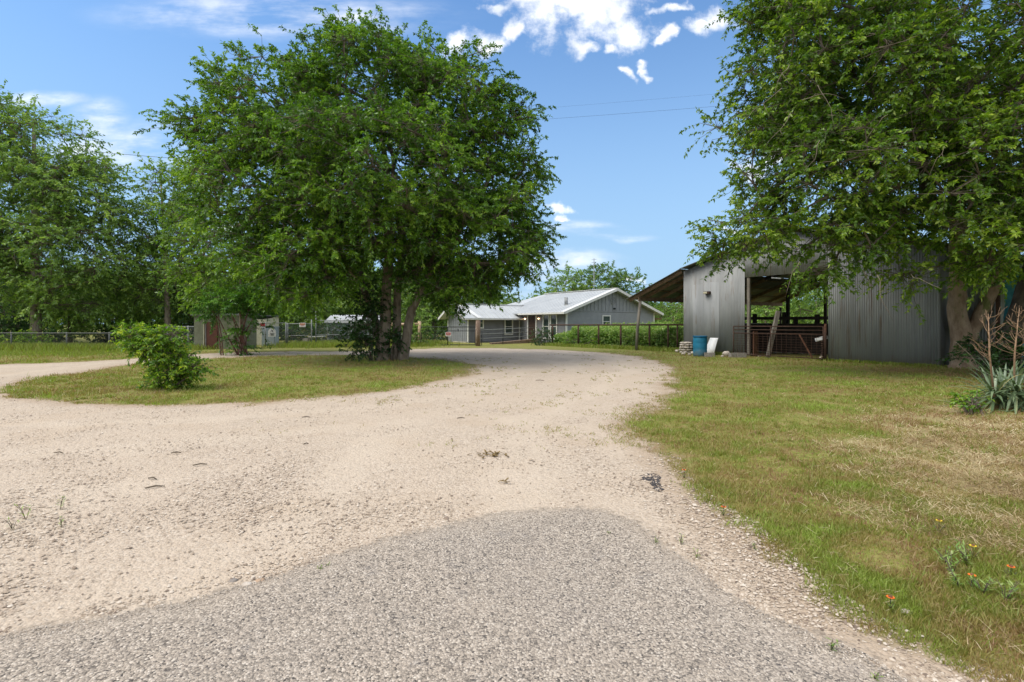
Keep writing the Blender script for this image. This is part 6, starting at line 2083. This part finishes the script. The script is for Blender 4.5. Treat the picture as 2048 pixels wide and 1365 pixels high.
for (u, v, h, lb) in ((1311, 1088, .06, 'green weed sprout right of the road tip'), (1362, 1090, .07, 'green weed sprout beside the grass edge right of the road tip'), (1394, 1118, .06, 'lowest of three sprouts beside the road tip'),
                      (1510, 1102, .05, 'grey green weed tuft at the grass edge'), (1662, 1302, .08, 'leafy sprout growing at the lower road edge'), (1748, 1362, .05, 'small sprout at the bottom of the picture by the road edge'),
                      (52, 1040, .16, 'thin straggly weed at the left edge of the gravel'), (120, 1020, .13, 'thin weed on the gravel left with dark twig'), (122, 1055, .08, 'low dry weed on the left gravel'), (25, 1060, .10, 'thin yellow weed at the far left edge'),
                      (1218, 1070, .03, 'tiny sprout at the top of the road'), (640, 1142, .04, 'tiny dry sprout on the road edge'), (655, 1135, .03, 'tiny tuft on the edge of the road and gravel')):
    sprig(u, v, h, lb)
fg = 'wild flowers in the right hand grass'
for (u, v, h, lb, fl) in ((1368, 957, .07, 'orange flower at the grass edge right of the tar patch', 'petal'), (1447, 1032, .06, 'orange red flower at the grass edge above the gravel strip', 'petal'),
                          (1781, 1222, .06, 'orange red flower low in the grass beside a pale stone', 'petal'), (1944, 1180, .07, 'red orange flower right in the green weeds', 'petal'),
                          (2022, 1162, .07, 'red flower nearest the right picture edge', 'petal'), (1878, 1068, .08, 'yellow flower in the straw', 'petal_y'), (1946, 1122, .08, 'yellow flower above the leafy weed patch', 'petal_y')):
    sprig(u, v, h, lb, 'wild_flower', 9, fg, 'leaf_w', .006, fl)
for k, (u, v, h) in enumerate(((1905, 1150, .13), (1935, 1135, .15), (1890, 1130, .12), (1965, 1190, .12), (2010, 1205, .13), (1920, 1180, .12))):
    sprig(u, v, h, ['tall weed left in the leafy patch at the right', 'tallest weed of the leafy patch at the right', 'upper left weed of the leafy patch', 'weed under the red orange flower', 'spreading weed near the right picture edge', 'low weed in the middle of the leafy patch'][k], n=18, group='leafy weeds in the right hand grass', w=.009)

for (u, v, r, lb, mt) in ((1243, 1342, .024, 'tan stone lying on the road at the bottom', 'tanstone'), (1812, 1224, .022, 'pale stone in the grass beside an orange flower', 'limestone'), (521, 1162, .024, 'brown stone on the edge of road and gravel', 'tanstone'),
                          (494, 1170, .026, 'pale flat stone on the edge of road and gravel', 'limestone'), (466, 1162, .022, 'grey stone left on the road edge', 'concrete')):
    one_rock(u, v, r, lb, mt, 'stone', .45, 1.25, 'stone')

# tar patch: broken black lumps at the gravel edge
tpx = [G(1280, 950), G(1305, 947), G(1322, 955), G(1318, 966), G(1326, 980), G(1322, 986), G(1308, 978), G(1300, 966), G(1284, 960)]
mb = MB()
rr = random.Random(4)
for i in range(1100):
    u, v = rr.uniform(1278, 1330), rr.uniform(945, 988)
    x, y = G(u, v)
    if sdf(np.array([x]), np.array([y]), tpx)[0] > .0:
        mb.rock((x, y, -.002), rr.uniform(.006, .016), rr, .30, 6)
tx_, ty_ = G(1302, 965)
o = mb.build('tar_patch', M['tar'], loc=(tx_, ty_, 0))
tag(o, 'patch of broken black tar at the edge of the gravel', 'tar patch')


def litter(u, v, n, size, label, mat='deadleaf', name='dead_leaves', cat='leaf litter', spread=.1):
    x, y = G(u, v)
    mb = MB()
    rp = random.Random(int(u))
    for k in range(n):
        c = Vector((x + rp.gauss(0, spread), y + rp.gauss(0, spread * .6), .008 + rp.random() * size * .4))
        a = rp.uniform(0, 6.28)
        d = Vector((math.cos(a), math.sin(a), rp.uniform(-.1, .5))).normalized()
        mb.beam(c - d * size, c + d * size, size * .5, .004)
    o = mb.build(name, M[mat], loc=(x, y, 0))
    return tag(o, label, cat)


litter(988, 911, 22, .035, 'clump of dead leaves lying in the middle of the gravel')
litter(1007, 966, 4, .028, 'single curled leaf lying on the gravel above the road', spread=.03)
lg = 'fallen twigs on the gravel'
for (u, v, L, a, lb) in ((310, 977, .13, .25, 'brown fallen twig on the left gravel, the lowest'), (352, 908, .10, .1, 'fallen twig below the island on the gravel'), (400, 932, .12, .2, 'fallen twig right of centre left gravel'), (118, 908, .12, -.1, 'short dark twig on the upper left gravel'),
                         (305, 960, .10, -.15, 'fallen twig above the lowest twig'), (612, 836, .12, .1, 'dark leaf twig near the island edge'), (1080, 762, .22, -.1, 'fallen branch bit on the far drive'), (922, 838, .12, .1, 'small leafy twig in the middle of the drive'), (612, 890, .05, .3, 'tiny twig on the gravel below the elm')):
    x, y = G(u, v)
    o = MB().tube([(x - L / 2, y - L * a, .012), (x, y + .01, .02), (x + L / 2, y + L * a, .010)], [.006, .008, .004], 5).build('twig', M['twig'], loc=(x, y, 0))
    tag(o, lb, 'twig', lg)


def fringe():
    """leafy tufts creeping over the far gravel"""
    X, Y = fan_points(60000, 6, 26, .5, 1.3)
    sg = sd_gravel(X, Y)
    den = fbm(X * 1.6, Y * 1.6, 71, 4)
    p = .22 * np.clip((den - .47) * 3, 0, 1) * np.clip(1.2 - sg / 3.0, 0, 1) * np.where(X > -2.5, 1, .25) * np.where(Y > 9, 1, .5)
    p += np.clip(.25 - sg * .5, 0, .25) * (den > .45)
    keep = (sg > 0) & (rg.random(len(X)) < p)
    X, Y = X[keep], Y[keep]
    n = len(X)
    k = 7
    ci = np.repeat(np.arange(n), k)
    x, y = X[ci] + rg.normal(0, .03, n * k), Y[ci] + rg.normal(0, .05, n * k)
    dist = np.hypot(x, y)
    o = blades('gravel_grass', x, y, .02 + .035 * rg.random(n * k), np.clip(.0016 + .0008 * dist, .003, .02), .5 + rg.random(n * k) * 1.5, np.clip(.5 + rg.normal(0, .25, n * k), 0, 1), grassmat)
    tag(o, 'sparse low grass tufts creeping over the gravel drive', 'grass', kind='stuff')


fringe()
